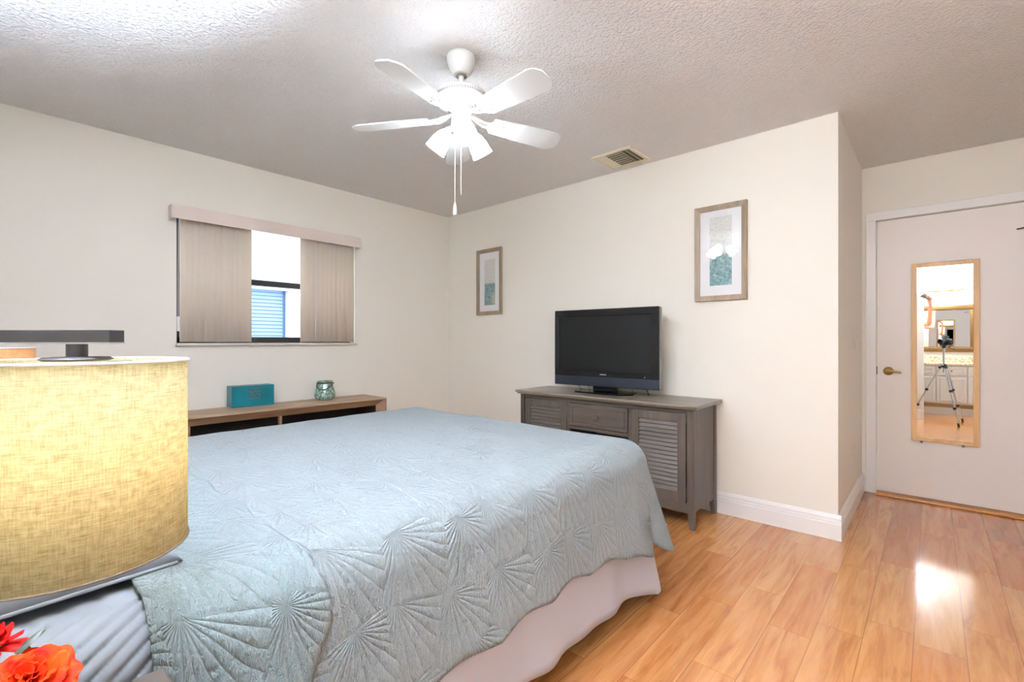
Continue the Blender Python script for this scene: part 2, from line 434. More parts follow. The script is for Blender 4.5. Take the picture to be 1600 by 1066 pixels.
# ------------------------------------------------------------------ the room
H = 2.44
FX0, FX1, FY0, FY1 = -0.15, 4.6, -4.9, 1.35
struct(MB().box(FX0, FX1, FY0, FY1, -0.1, 0).build('floor', M['floor']))
struct(MB().box(FX0, FX1, FY0, FY1, H, H+0.1).build('ceiling', M['ceiling']))
WY0, WY1, WZ0, WZ1 = -2.39, -1.08, 1.12, 2.03      # window opening in the west wall
mb = MB()
mb.box(-0.15, 0, -3.54, WY0, 0, H); mb.box(-0.15, 0, WY1, 0.12, 0, H)
mb.box(-0.15, 0, WY0, WY1, 0, WZ0-0.02); mb.box(-0.15, 0, WY0, WY1, WZ1, H)
struct(mb.build('wall_west', M['wall']))
struct(MB().box(0, 3.4, 0, 0.12, 0, H).build('wall_north', M['wall']))
struct(MB().box(3.28, 3.4, 0.12, 1.2, 0, H).build('wall_alcove', M['wall']))
mb = MB(); mb.box(3.28, 3.485, 1.2, 1.32, 0, H); mb.box(4.305, 4.6, 1.2, 1.32, 0, H); mb.box(3.485, 4.305, 1.2, 1.32, 2.03, H)
struct(mb.build('wall_door', M['wall']))
struct(MB().box(4.45, 4.57, -3.42, 1.2, 0, H).build('wall_east', M['wall']))
mb = MB(); mb.box(0, 3.63, -3.54, -3.42, 0, H)
struct(mb.build('wall_south', M['wall']))
# bathroom beyond the opening the camera stands in
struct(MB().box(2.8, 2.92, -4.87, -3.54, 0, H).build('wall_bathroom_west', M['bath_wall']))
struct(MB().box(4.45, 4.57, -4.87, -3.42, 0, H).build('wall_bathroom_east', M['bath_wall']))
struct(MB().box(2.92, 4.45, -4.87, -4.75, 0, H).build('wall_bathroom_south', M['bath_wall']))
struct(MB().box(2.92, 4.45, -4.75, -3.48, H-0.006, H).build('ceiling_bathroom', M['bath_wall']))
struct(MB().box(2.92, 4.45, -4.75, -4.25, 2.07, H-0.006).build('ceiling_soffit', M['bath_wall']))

def base_profile(name, p0, p1, nrm):
    # moulded skirting board: profile (out, z)
    prof = [(0, 0), (0.018, 0), (0.018, 0.088), (0.015, 0.092), (0.015, 0.104), (0.011, 0.108), (0.011, 0.118), (0.013, 0.121), (0.006, 0.136), (0, 0.142)]
    mb = MB(); a = []; b = []
    for o, z in prof:
        a.append(mb.bm.verts.new((p0[0]+nrm[0]*o, p0[1]+nrm[1]*o, z)))
        b.append(mb.bm.verts.new((p1[0]+nrm[0]*o, p1[1]+nrm[1]*o, z)))
    mb.bm.faces.new(a); mb.bm.faces.new(b)
    for i in range(len(a)):
        j = (i+1) % len(a); mb.bm.faces.new((a[i], a[j], b[j], b[i]))
    return struct(mb.build(name, M['trim']))
base_profile('baseboard_north', (0.018, 0), (3.418, 0), (0, -1))
base_profile('baseboard_alcove', (3.4, 0.0), (3.4, 1.2), (1, 0))
base_profile('baseboard_door', (3.4, 1.2), (3.424, 1.2), (0, -1))
base_profile('baseboard_west', (0, -3.42), (0, -0.018), (1, 0))
base_profile('baseboard_south', (0.018, -3.42), (3.6, -3.42), (0, 1))
base_profile('baseboard_east', (4.45, -3.42), (4.45, 1.2), (-1, 0))

# door casing, door, threshold
mb = MB()
for a, b in ((3.425, 3.487), (4.303, 4.365)):
    mb.box(a, b, 1.182, 1.2, 0, 2.095, 0.004)
mb.box(3.425, 4.365, 1.180, 1.2, 2.032, 2.095, 0.004)
struct(mb.build('trim_1', M['trim']))
d1 = struct(MB().box(3.491, 4.300, 1.203, 1.243, 0.022, 2.026, 0.002).build('door_1', M['door'], origin=(3.491, 1.203, 0)))
d1['label'] = 'white flush door with a long mirror and lever handle'
def world_child(o, par):
    o.parent = par; o.matrix_parent_inverse = Matrix.Translation(par.location).inverted(); return o
mb = MB(); mb.lathe([(0.030, 0), (0.031, 0.004), (0.026, 0.009), (0.012, 0.012), (0.011, 0.035), (0, 0.036)], 24, TM((3.557, 1.203, 0.913), rx=R_(90)))
mb.tube([(3.557, 1.168, 0.913), (3.572, 1.163, 0.915), (3.60, 1.163, 0.911), (3.632, 1.165, 0.907)], 0.008, 10, radii=[0.010, 0.010, 0.009, 0.007])
world_child(mb.build('door_handle', M['brass'], smooth=True), d1)
world_child(MB().box(3.4875, 3.4925, 1.196, 1.206, 0.885, 0.945).build('latch_plate', M['black']), d1)
world_child(MB().tube([(4.205, 1.200, 1.857), (4.215, 1.182, 1.854), (4.24, 1.176, 1.860), (4.262, 1.180, 1.866), (4.27, 1.20, 1.87)], 0.004, 8).build('coat_hook', M['darkbrass'], smooth=True), d1)
struct(MB().box(3.487, 4.303, 1.135, 1.24, 0, 0.014, 0.004).build('trim_2', M['gold_thr']))
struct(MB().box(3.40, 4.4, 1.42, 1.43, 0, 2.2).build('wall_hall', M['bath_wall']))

# window
wf = MB()
fx0, fx1 = -0.125, -0.085
wf.box(fx0, fx1, WY0, WY0+0.035, WZ0, WZ1); wf.box(fx0, fx1, WY1-0.035, WY1, WZ0, WZ1)
wf.box(fx0, fx1, WY0, WY1, WZ0, WZ0+0.045); wf.box(fx0, fx1, WY0, WY1, WZ1-0.02, WZ1)
wf.box(fx0-0.01, fx1+0.015, WY0, WY1, 1.565, 1.607, 0.003)
w1 = struct(wf.build('window_1', M['bronze_al']))
o = MB().box(-0.112, -0.108, WY0+0.03, WY1-0.03, WZ0+0.04, 1.57).box(-0.106, -0.102, WY0+0.03, WY1-0.03, 1.60, WZ1-0.03).build('window_pane', M['pane'], w1)
struct(MB().box(-0.15, 0.022, WY0-0.005, WY1+0.012, WZ0-0.02, WZ0, 0.004).build('trim_3', M['sill']))

# vertical blind
vb = thing('vertical_blind', 'closed cream vertical blind parted in the middle of the window', 'blind', (0, (WY0+WY1)/2, 2.0))
def vc(o): return world_child(o, vb)
mb = MB(); mb.box(0.084, 0.09, -2.437, -1.072, 1.948, 2.037, 0.001); mb.box(0.001, 0.09, -2.437, -2.431, 1.948, 2.037); mb.box(0.001, 0.09, -1.078, -1.072, 1.948, 2.037)
vc(mb.build('valance', M['valance']))
vc(MB().box(0.002, 0.050, -2.42, -1.09, 1.985, 2.02, 0.003).build('head_rail', M['trim']))
def vane(y, ang, z0=1.128):
    mb = MB(); n = 8; w_ = 0.089; pts = []
    for i in range(n+1):
        t = i/n-0.5; pts.append((t*w_, 0.004*(1-4*t*t)))
    rot = Matrix.Rotation(ang, 4, 'Z')
    a = [mb.bm.verts.new(rot @ Vector((d, t, 0))) for t, d in pts]; b = [mb.bm.verts.new(rot @ Vector((d, t, 1.985-z0))) for t, d in pts]
    for i in range(n): mb.bm.faces.new((a[i], a[i+1], b[i+1], b[i]))
    o = mb.build('vane', M['vane'], smooth=True); o.location = (0.020, y, z0)
    md = o.modifiers.new('t', 'SOLIDIFY'); md.thickness = 0.0012
    return vc(o)
pv = None
def vcopy(src, y, ang):
    c = src.copy(); COL.objects.link(c); c.location.y = y; c.rotation_euler = (0, 0, ang); return c
src = vane(-2.335, 0.0); src.rotation_euler.z = R_(9)
for i in range(1, 11): vcopy(src, -2.335+i*0.0365, R_(9+random.uniform(-2.5, 2.5)))
for i in range(11): vcopy(src, -1.525+i*0.039, R_(9+random.uniform(-5, 6)))
vc(MB().tube([(0.045, -1.452, 1.97), (0.042, -1.450, 1.5), (0.042, -1.448, 1.13)], 0.0022, 6).build('cord', M['white_mark']))
vc(MB().tube([(0.02, -2.384, 1.97), (0.02, -2.386, 1.24)], 0.0015, 6).box(0.013, 0.027, -2.392, -2.379, 1.20, 1.30, 0.003).build('cord_weight', M['white_mark']))

# neighbouring house seen through the gap
nb = thing('neighbour_house', 'white stucco house seen through the parted blind', 'building', (-3, -1, 0))
mb = MB(); mb.box(-3.3, -3.0, -6, -1.62, 0, 5); mb.box(-3.3, -3.0, -0.42, 5, 0, 5); mb.box(-3.3, -3.0, -1.62, -0.42, 0, 0.85); mb.box(-3.3, -3.0, -1.62, -0.42, 1.85, 5)
world_child(mb.build('wall', M['stucco']), nb)
mb = MB()
mb.box(-3.0, -2.97, -1.70, -1.62, 0.77, 1.93); mb.box(-3.0, -2.97, -0.42, -0.34, 0.77, 1.93); mb.box(-3.0, -2.97, -1.62, -0.42, 1.85, 1.93); mb.box(-3.0, -2.95, -1.72, -0.32, 0.75, 0.83)
wn_ = world_child(mb.build('window_trim', M['trim']), nb)
mb = MB()
for i in range(20): mb.box(-3.09, -3.085, -1.6, -0.46, 0.87+i*0.05, 0.87+i*0.05+0.040, rot=None)
for i in range(20): mb.box(-3.085, -3.07, -1.6, -0.46, 0.87+i*0.05, 0.875+i*0.05)

MB().box(-3.10, -3.09, -1.62, -0.42, 0.85, 1.85).build('window_glass', plain('shaded blue glass', srgb(92, 122, 160), 0.3), nb).matrix_parent_inverse = Matrix.Translation(nb.location).inverted()
o = mb.build('slat_blind', M['nblind'], wn_); o.matrix_parent_inverse = Matrix.Translation(nb.location).inverted() @ Matrix.Identity(4)
o.matrix_parent_inverse = Matrix.Identity(4)
struct(MB().box(-8, -0.15, -8, 6, -0.12, -0.02).build('ground', M['ground']))

# ------------------------------------------------------------------ ceiling vent
vt = thing('ceiling_vent', 'square cream metal air vent in the textured ceiling', 'vent', (2.15, -0.225, H))
mb = MB()
L = 0.15
for x0, x1, y0, y1 in ((-L, L, -L, -L+0.028), (-L, L, L-0.028, L), (-L, -L+0.028, -L+0.028, L-0.028), (L-0.028, L, -L+0.028, L-0.028)):
    mb.box(x0, x1, y0, y1, -0.009, 0, 0.002)
mb.build('frame', M['ivory'], vt)
MB().box(-L+0.02, L-0.02, -L+0.02, L-0.02, -0.002, -0.0005).build('duct_opening', M['fan_dark'], vt)
mb = MB()
for x in (-0.108, -0.088, -0.068):
    mb.box(-0.008, 0.008, -0.12, 0.12, -0.001, 0.001, rot=TM((x, 0, -0.010), ry=R_(-40)))
mb.build('louvre_bank', M['ivory'], vt)
mb = MB()
for i in range(7):
    mb.box(-0.052, 0.052, -0.008, 0.008, -0.001, 0.001, rot=TM((0, -0.105+i*0.035, -0.010), rx=R_(38)))
mb.build('louvre_bank', M['ivory'], vt)
mb = MB()
for x in (0.068, 0.102): mb.box(-0.014, 0.014, -0.12, 0.12, -0.001, 0.001, rot=TM((x, 0, -0.013), ry=R_(38)))
mb.build('louvre_bank', M['ivory'], vt)

# ------------------------------------------------------------------ ceiling fan
FC = Vector((2.19, -1.78, 0))
fan = thing('ceiling_fan', 'white five-blade ceiling fan with three lit glass shades', 'ceiling fan', (FC.x, FC.y, H))
def zf(z): return z-H
MB().lathe([(0.0, zf(2.439)), (0.064, zf(2.439)), (0.066, zf(2.434)), (0.066, zf(2.418)), (0.061, zf(2.400)), (0.054, zf(2.380)), (0.045, zf(2.365)), (0.036, zf(2.354)), (0.0, zf(2.352))], 36).build('canopy', M['fan'], fan, True)
MB().lathe([(0.024, zf(2.3525)), (0.026, zf(2.349)), (0.018, zf(2.347)), (0.0, zf(2.347))], 24).build('canopy_collar', M['fan_dark'], fan, True)
MB().cyl((0, 0, zf(2.355)), (0, 0, zf(2.27)), 0.0125).build('down_rod', M['fan'], fan, True)
mot = MB().lathe([(0, zf(2.285)), (0.03, zf(2.285)), (0.05, zf(2.278)), (0.098, zf(2.272)), (0.114, zf(2.262)), (0.117, zf(2.252)), (0.112, zf(2.236)), (0.098, zf(2.226)), (0.078, zf(2.220)), (0.070, zf(2.212)), (0.068, zf(2.200)), (0.052, zf(2.186)), (0.034, zf(2.182)), (0, zf(2.182))], 48).build('motor_housing', M['fan'], fan, True)
mb = MB()
for i in range(64):
    a = 2*PI*i/64
    for dz, tw in ((0.0, 0.5), (0.0, -0.5)):
        mb.box(-0.0012, 0.0012, -0.0011, 0.0011, -0.0085, 0.0085, rot=TM((0.1150*math.cos(a), 0.1150*math.sin(a), zf(2.2465)), rz=a) @ Matrix.Rotation(tw, 4, 'X'))
mb.build('vent_slots', M['fan_dark'], mot)
mb = MB()
for i in range(28):
    a = 2*PI*i/28; mb.box(-0.006, 0.006, -0.0022, 0.0022, -0.001, 0.001, rot=TM((0.0595, 0, 0)).to_4x4() if False else Matrix.Rotation(a, 4, 'Z') @ TM((0.0605, 0, zf(2.1925)), ry=R_(-41)))
mb.build('lower_slots', M['fan_dark'], mot)
MB().lathe([(0, zf(2.184)), (0.042, zf(2.184)), (0.044, zf(2.172)), (0.038, zf(2.165)), (0.036, zf(2.158)), (0.046, zf(2.152)), (0.047, zf(2.115)), (0.040, zf(2.100)), (0.02, zf(2.092)), (0, zf(2.090))], 32).build('switch_housing', M['fan'], fan, True)
A0 = 69
for kx in range(5):
    a = R_(A0+72*kx)
    root = Matrix.Rotation(a, 4, 'Z')
    # blade outline, x = along
    pts = [(0.150, -0.040), (0.160, -0.050), (0.30, -0.060), (0.475, -0.066), (0.497, -0.058), (0.520, -0.030), (0.522, 0.030), (0.497, 0.058), (0.475, 0.066), (0.30, 0.060), (0.160, 0.050), (0.150, 0.040)]
    mt = root @ TM((0, 0, zf(2.158)), rx=R_(-13), ry=R_(1.5))
    b = MB().prism(pts, -0.003, 0.003, mt).build('blade', M['fan'], fan)
    mb = MB()
    mb.tube([root @ Vector((0.045, 0.0, zf(2.176))), root @ Vector((0.080, 0.012, zf(2.163))), root @ Vector((0.110, 0.016, zf(2.152))), mt @ Vector((0.150, 0.016, -0.004))], 0.0055, 8)
    mb.tube([root @ Vector((0.045, 0.0, zf(2.176))), root @ Vector((0.080, -0.012, zf(2.163))), root @ Vector((0.110, -0.016, zf(2.152))), mt @ Vector((0.150, -0.016, -0.004))], 0.0055, 8)
    pl2 = [(0.135, -0.020), (0.150, -0.036), (0.172, -0.044), (0.188, -0.036), (0.190, -0.018), (0.215, -0.012), (0.225, 0), (0.215, 0.012), (0.190, 0.018), (0.188, 0.036), (0.172, 0.044), (0.150, 0.036), (0.135, 0.020)]
    mb.prism(pl2, -0.0065, -0.0032, mt)
    mb.build('blade_bracket', M['fan'], b, True)
    for q in ((0.165, -0.028), (0.165, 0.028), (0.208, 0)):
        MB().lathe([(0, -0.009), (0.004, -0.0085), (0.0045, -0.0064)], 8, mt @ Matrix.Translation((q[0], q[1], 0)), False).build('screw', M['fan_dark'], b)
# light kit: azimuths measured from the camera's right-hand axis (world +42 deg)
for az in (-75, 45, 165):
    a = R_(42+az)
    d = Vector((math.cos(a), math.sin(a), 0))
    p0 = Vector((0, 0, zf(2.118))) + d*0.040
    p1 = Vector((0, 0, zf(2.112))) + d*0.062
    tilt = R_(38)
    ax = (d*math.sin(tilt) + Vector((0, 0, -math.cos(tilt)))).normalized()
    p2 = p1 + ax*0.018
    arm = MB().tube([p0, p0*0.5+p1*0.5+Vector((0, 0, 0.003)), p1, p2], 0.012, 12, radii=[0.011, 0.012, 0.016, 0.021]).build('lamp_holder', M['fan'], fan, True)
    rot = Vector((0, 0, 1)).rotation_difference(ax).to_matrix().to_4x4()
    prof = [(0.021, 0.0), (0.026, 0.006), (0.036, 0.024), (0.043, 0.050), (0.046, 0.078), (0.050, 0.102), (0.047, 0.102), (0.043, 0.080), (0.040, 0.052), (0.033, 0.026), (0.022, 0.008), (0, 0.006)]
    MB().lathe(prof, 28, Matrix.Translation(p1+ax*0.012) @ rot, False).build('glass_shade', M['lit_glass'], fan, True)
Rv = Vector((math.cos(R_(42)), math.sin(R_(42)), 0)); Fv = Vector((-math.sin(R_(42)), math.cos(R_(42)), 0))
def chain(off, z0, z1, bob):
    p = Rv*off[0] + Fv*off[1]
    mb = MB().tube([(p.x, p.y, zf(z0)), (p.x, p.y, zf(z1))], 0.0013, 6)
    c = mb.build('pull_chain', M['ivory'], fan)
    if bob:
        MB().lathe([(0.0, 0.0), (0.007, 0.001), (0.009, 0.012), (0.007, 0.040), (0.004, 0.048), (0.003, 0.056), (0, 0.056)], 12, Matrix.Translation((p.x, p.y, zf(z1)-0.056))).build('chain_pull', M['fan'], c, True)
chain((-0.024, -0.045), 2.14, 1.755, True)
chain((0.004, -0.048), 2.12, 1.79, False)

# ------------------------------------------------------------------ pictures
def picture(x0, x1, z0, z1, pm, pr, label):
    t = thing('framed_print', label, 'picture', ((x0+x1)/2, 0, z0), 0, None)
    W = x1-x0; Hh = z1-z0; fw = 0.034
    mb = MB()
    # mitred frame: four trapezoid prisms, raised outer edge
    def side(a, b, c, d):
        f = -0.026; v = [a, b, c, d]
        mb.bm.faces.new([mb.bm.verts.new((p[0], f if i < 2 else f+0.010, p[1])) for i, p in enumerate(v)])
        mb.bm.faces.new([mb.bm.verts.new((a[0], f, a[1])), mb.bm.verts.new((b[0], f, b[1])), mb.bm.verts.new((b[0], -0.001, b[1])), mb.bm.verts.new((a[0], -0.001, a[1]))])
        mb.bm.faces.new([mb.bm.verts.new((c[0], f+0.010, c[1])), mb.bm.verts.new((d[0], f+0.010, d[1])), mb.bm.verts.new((d[0], -0.001, d[1])), mb.bm.verts.new((c[0], -0.001, c[1]))])
    O = [(-W/2, 0), (W/2, 0), (W/2, Hh), (-W/2, Hh)]; I = [(-W/2+fw, fw), (W/2-fw, fw), (W/2-fw, Hh-fw), (-W/2+fw, Hh-fw)]
    for i in range(4):
        j = (i+1) % 4; side(O[i], O[j], I[j], I[i])
    mb.build('frame', M['frame_wood'], t)
    MB().box(-W/2+fw-0.002, W/2-fw+0.002, -0.010, -0.004, fw-0.002, Hh-fw+0.002).build('mat_board', M['mat_board'], t)
    px0, px1, pz0, pz1 = pr
    o = MB().quad((px0, -0.0108, pz0), (px1, -0.0108, pz0), (px1, -0.0108, pz1), (px0, -0.0108, pz1)).build('art_print', pm, t)
    uv_from(o, lambda c: ((c.x-px0)/(px1-px0), (c.z-pz0)/(pz1-pz0)))
    MB().box(-W/2+fw-0.001, W/2-fw+0.001, -0.0145, -0.0135, fw-0.001, Hh-fw+0.001).build('glazing', M['pane'], t)
picture(0.448, 0.783, 1.390, 2.026, M['print_a'], (-0.066, 0.078, 0.093, 0.535), 'narrow framed sea print on the wall near the room corner')
picture(2.594, 2.924, 1.402, 2.034, M['print_b'], (-0.068, 0.072, 0.100, 0.555), 'framed teal sea print on the wall above and right of the television')

# ------------------------------------------------------------------ TV dresser
DX0, DX1, DYF, DYB = 1.375, 2.742, -0.425, -0.03
dr = thing('dresser', 'grey-brown wooden media dresser with louvred doors under the television', 'dresser', ((DX0+DX1)/2, -0.23, 0))
def dch(o, par=None): 
    o.parent = par or dr
    o.matrix_parent_inverse = Matrix.Translation(dr.location).inverted() if par is None else Matrix.Identity(4)
    return o
mb = MB()
mb.box(DX0-0.026, DX1+0.034, DYF-0.036, DYB+0.012, 0.734, 0.752, 0.004)
mb.box(DX0-0.016, DX1+0.022, DYF-0.024, DYB+0.008, 0.722, 0.736, 0.004)
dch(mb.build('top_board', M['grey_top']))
mb = MB()
def leg(x0, x1, y0, y1, fx, fy):
    mb.box(x0, x1, y0, y1, 0.13, 0.722, 0.002)
    # tapered foot
    b = [(x0, y0), (x1, y0), (x1, y1), (x0, y1)]
    cx = x1 if fx else x0; cy = y1 if fy else y0
    t = [((x-cx)*0.62+cx, (y-cy)*0.62+cy) for x, y in b]
    lo = [mb.bm.verts.new((x, y, 0.0)) for x, y in t]; hi = [mb.bm.verts.new((x, y, 0.13)) for x, y in b]
    mb.bm.faces.new(lo); mb.bm.faces.new(hi)
    for i in range(4): mb.bm.faces.new((lo[i], lo[(i+1) % 4], hi[(i+1) % 4], hi[i]))
for x0, x1, fx in ((DX0, DX0+0.042, 0), (DX1-0.042, DX1, 1)):
    for y0, y1, fy in ((DYF, DYF+0.042, 0), (DYB-0.042, DYB, 1)):
        mb = MB(); leg(x0, x1, y0, y1, fx, fy); dch(mb.build('leg', M['grey_wood_v']))
mb = MB()
mb.box(DX0+0.006, DX0+0.022, DYF+0.04, DYB-0.04, 0.10, 0.724); dch(mb.build('side_panel', M['grey_wood_v']))
dch(MB().box(DX1-0.022, DX1-0.006, DYF+0.04, DYB-0.04, 0.10, 0.724).build('side_panel', M['grey_wood_v']))
mb = MB()
mb.box(DX0+0.04, DX1-0.04, DYF+0.006, DYF+0.026, 0.693, 0.723)      # top rail
mb.box(DX0+0.04, DX1-0.04, DYF+0.006, DYF+0.026, 0.092, 0.150)      # bottom rail
mb.box(1.822, 1.840, DYF+0.004, DYF+0.026, 0.150, 0.694); mb.box(2.312, 2.330, DYF+0.004, DYF+0.026, 0.150, 0.694)
mb.box(1.840, 2.312, DYF+0.004, DYF+0.026, 0.500, 0.522)
dch(mb.build('face_frame', M['grey_wood']))
mb = MB(); mb.box(DX0+0.03, DX1-0.03, DYF+0.03, DYB-0.02, 0.10, 0.112); mb.box(DX0+0.03, DX1-0.03, DYB-0.03, DYB-0.02, 0.10, 0.722)
mb.box(1.824, 1.838, DYF+0.026, DYB-0.03, 0.112, 0.722); mb.box(2.314, 2.328, DYF+0.026, DYB-0.03, 0.112, 0.722); mb.box(1.838, 2.314, DYF+0.03, DYB-0.03, 0.500, 0.512)
mb.box(1.838, 2.314, DYF+0.03, DYB-0.03, 0.30, 0.312)
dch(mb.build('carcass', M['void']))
def louvre_door(x0, x1, hinge_x, knob_x):
    z0, z1 = 0.153, 0.690; mb = MB(); sw = 0.052
    mb.box(x0, x0+sw, DYF-0.002, DYF+0.018, z0, z1, 0.002); mb.box(x1-sw, x1, DYF-0.002, DYF+0.018, z0, z1, 0.002)
    mb.box(x0+sw, x1-sw, DYF-0.002, DYF+0.018, z1-0.050, z1, 0.002); mb.box(x0+sw, x1-sw, DYF-0.002, DYF+0.018, z0, z0+0.062, 0.002)
    d = dch(mb.build('door', M['grey_wood_v']))
    mb = MB(); n = 16; za, zb = z0+0.062, z1-0.050; st = (zb-za)/n
    for i in range(n):
        mb.box(x0+sw-0.002, x1-sw+0.002, -0.0035, 0.0035, -st*0.60, st*0.60, 0.0015, 1, rot=TM((0, DYF+0.009, za+st*(i+0.5)), rx=R_(-24)))
    dch(mb.build('louvres', M['grey_wood']), d)
    for zz in (0.21, 0.61): dch(MB().cyl((hinge_x, DYF-0.004, zz-0.03), (hinge_x, DYF-0.004, zz+0.03), 0.0045, 8).build('hinge', M['black']), d)
    if knob_x:
        mb = MB().tube([(knob_x, DYF-0.002, 0.455), (knob_x, DYF-0.022, 0.450), (knob_x, DYF-0.022, 0.410), (knob_x, DYF-0.002, 0.405)], 0.0045, 8)
        dch(mb.build('handle', M['darkbrass'], smooth=True), d)
    return d
louvre_door(1.424, 1.818, 1.420, 1.798)
louvre_door(2.334, 2.693, 2.697, 2.350)
mb = MB(); mb.box(1.846, 2.307, DYF-0.002, DYF+0.018, 0.527, 0.688, 0.002)
dw = dch(mb.build('drawer', M['grey_wood']))
mb = MB()
for a in ((1.868, 2.285, 0.549, 0.556), (1.868, 2.285, 0.659, 0.666), (1.868, 1.875, 0.556, 0.659), (2.278, 2.285, 0.556, 0.659)):
    mb.box(a[0], a[1], DYF-0.006, DYF+0.001, a[2], a[3], 0.002)
dch(mb.build('moulding', M['grey_wood']), dw)
mb = MB(); mb.lathe([(0, 0), (0.007, 0), (0.006, 0.012), (0.011, 0.018), (0.016, 0.023), (0.015, 0.028), (0, 0.031)], 16, TM((2.077, DYF-0.002, 0.606), rx=R_(90)) @ Matrix.Diagonal((1.4, 1, 1, 1)))
dch(mb.build('knob', M['pewter'], smooth=True), dw)
# white cable on the floor by the dresser
tag(MB().tube([(2.30, -0.30, 0.004), (2.42, -0.42, 0.004), (2.50, -0.52, 0.004), (2.57, -0.56, 0.004), (2.605, -0.50, 0.004), (2.58, -0.44, 0.004), (2.50, -0.41, 0.004), (2.40, -0.36, 0.004), (2.30, -0.25, 0.004)], 0.0032, 8).build('cable', M['white_cable'], smooth=True), 'white cable looped on the floor in front of the dresser', 'cable')

# ------------------------------------------------------------------ television
tv = thing('television', 'black flat-screen television standing on the dresser', 'television', (2.015, -0.235, 0.752), R_(3.6))
W2 = 0.417
z0, z1 = 0.048, 0.618
mb = MB(); mb.box(-W2, W2, 0.0, 0.045, z0, z1, 0.008, 3); mb.box(-W2+0.06, W2-0.06, 0.045, 0.085, z0+0.05, z1-0.06, 0.01)
mb.build('housing', M['tvside'], tv)
mb = MB()
mb.box(-W2, W2, -0.014, 0.002, z1-0.052, z1, 0.004); mb.box(-W2, -W2+0.042, -0.014, 0.002, z0+0.108, z1-0.05, 0.002); mb.box(W2-0.058, W2, -0.014, 0.002, z0+0.108, z1-0.05, 0.002)
mb.box(-W2, W2, -0.014, 0.002, z0+0.070, z0+0.110, 0.002)
mb.build('bezel', M['gloss_black'], tv)
MB().box(-W2+0.036, W2-0.052, -0.006, 0.001, z0+0.105, z1-0.048).build('screen', M['screen'], tv)
MB().box(-W2, W2, -0.017, 0.002, z0, z0+0.071, 0.006, 3).build('speaker_panel', M['tvblue'], tv)
mb = MB(); mb.box(-0.09, 0.09, 0.0, 0.045, 0.012, z0+0.01, 0.004)
mb.build('neck', M['gloss_black'], tv)
MB().prism([(-0.235, -0.02), (-0.20, -0.075), (0.10, -0.105), (0.16, -0.100), (0.235, -0.02), (0.20, 0.11), (-0.20, 0.11)], 0.001, 0.012).build('base', M['gloss_black'], tv)
mb = MB()
for i in range(7): mb.box(W2, W2+0.004, 0.012, 0.022, z0+0.22+i*0.018, z0+0.231+i*0.018, 0.001)
mb.build('side_buttons', M['steel'], tv)
def text_mesh(name, s, size, ext, mat, parent, mtx):
    c = bpy.data.curves.new(name, 'FONT'); c.body = s; c.size = size; c.extrude = ext; c.align_x = 'CENTER'; c.align_y = 'CENTER'
    t = bpy.data.objects.new(name, c); COL.objects.link(t)
    bpy.context.view_layer.update()
    me = bpy.data.meshes.new_from_object(t.evaluated_get(bpy.context.evaluated_depsgraph_get()))
    bpy.data.objects.remove(t); me.materials.clear(); me.materials.append(mat); me.transform(mtx)
    o = bpy.data.objects.new(name, me); COL.objects.link(o); o.parent = parent; return o
text_mesh('logo_lettering', 'INSIGNIA', 0.0125, 0.0004, M['white_mark'], tv, TM((0.0, -0.0146, z0+0.089), rx=R_(90)))
mb = MB(); mb.lathe([(0, 0), (0.003, 0), (0.003, 0.001), (0, 0.001)], 10, TM((W2-0.10, -0.014, z0+0.083), rx=R_(90))); mb.build('power_light', M['white_mark'], tv)
for cpts, cr_ in (([(-0.24, 0.03, 0.055), (-0.235, 0.06, 0.025), (-0.22, 0.09, 0.004), (-0.19, 0.14, 0.004)], 0.002), ([(-0.15, 0.03, 0.055), (-0.16, 0.07, 0.025), (-0.17, 0.10, 0.004)], 0.002),
                  ([(0.20, 0.03, 0.055), (0.19, 0.07, 0.025), (0.16, 0.12, 0.004)], 0.002), ([(0.31, 0.03, 0.055), (0.315, 0.04, 0.03), (0.315, 0.06, 0.004), (0.30, 0.12, 0.004)], 0.003)):
    MB().tube(cpts, cr_, 6).build('cable', M['black'], tv, True)

# ------------------------------------------------------------------ long cabinet under the window
CY1 = -1.005; CY0 = -2.95; CXF = 0.386; CZ = 0.660
cbn = thing('console_cabinet', 'long low brown wooden console with chamfered frame under the window', 'cabinet', (0.2, (CY0+CY1)/2, 0))
mb = MB()
mb.box(0.022, CXF, CY0, CY1, CZ-0.012, CZ, 0.001)
def cc(o, par=None):
    o.parent = par or cbn
    o.matrix_parent_inverse = Matrix.Translation(cbn.location).inverted() if par is None else Matrix.Identity(4)
    return o
cc(mb.build('top_board', M['cab_top']))
for ya in (CY1-0.012, CY0): cc(MB().box(0.022, CXF, ya, ya+0.012, 0.0, CZ-0.012).build('side_panel', M['cab_wood']))
cc(MB().box(0.022, CXF-0.05, CY0+0.012, CY1-0.012, 0.0, 0.06).build('plinth', M['cab_wood']))
mb = MB()
O = [(CY0+0.001, 0.0), (CY1-0.001, 0.0), (CY1-0.001, CZ-0.001), (CY0+0.001, CZ-0.001)]; I = [(CY0+0.075, 0.075), (CY1-0.075, 0.075), (CY1-0.075, CZ-0.062), (CY0+0.075, CZ-0.062)]
for i in range(4):
    j = (i+1) % 4
    mb.quad((CXF, *O[i]), (CXF, *O[j]), (CXF-0.045, *I[j]), (CXF-0.045, *I[i]))
cc(mb.build('chamfered_frame', M['cab_wood']))
mb = MB()
for i in range(4):
    j = (i+1) % 4
    mb.quad((CXF-0.0455, *I[i]), (CXF-0.0455, *I[j]), (0.05, *I[j]), (0.05, *I[i]))
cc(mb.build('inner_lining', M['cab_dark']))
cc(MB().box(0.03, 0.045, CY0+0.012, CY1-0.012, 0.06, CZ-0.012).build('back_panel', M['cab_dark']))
cc(MB().box(0.045, CXF-0.06, CY0+0.08, CY1-0.08, 0.33, 0.345).build('shelf', M['cab_dark']))
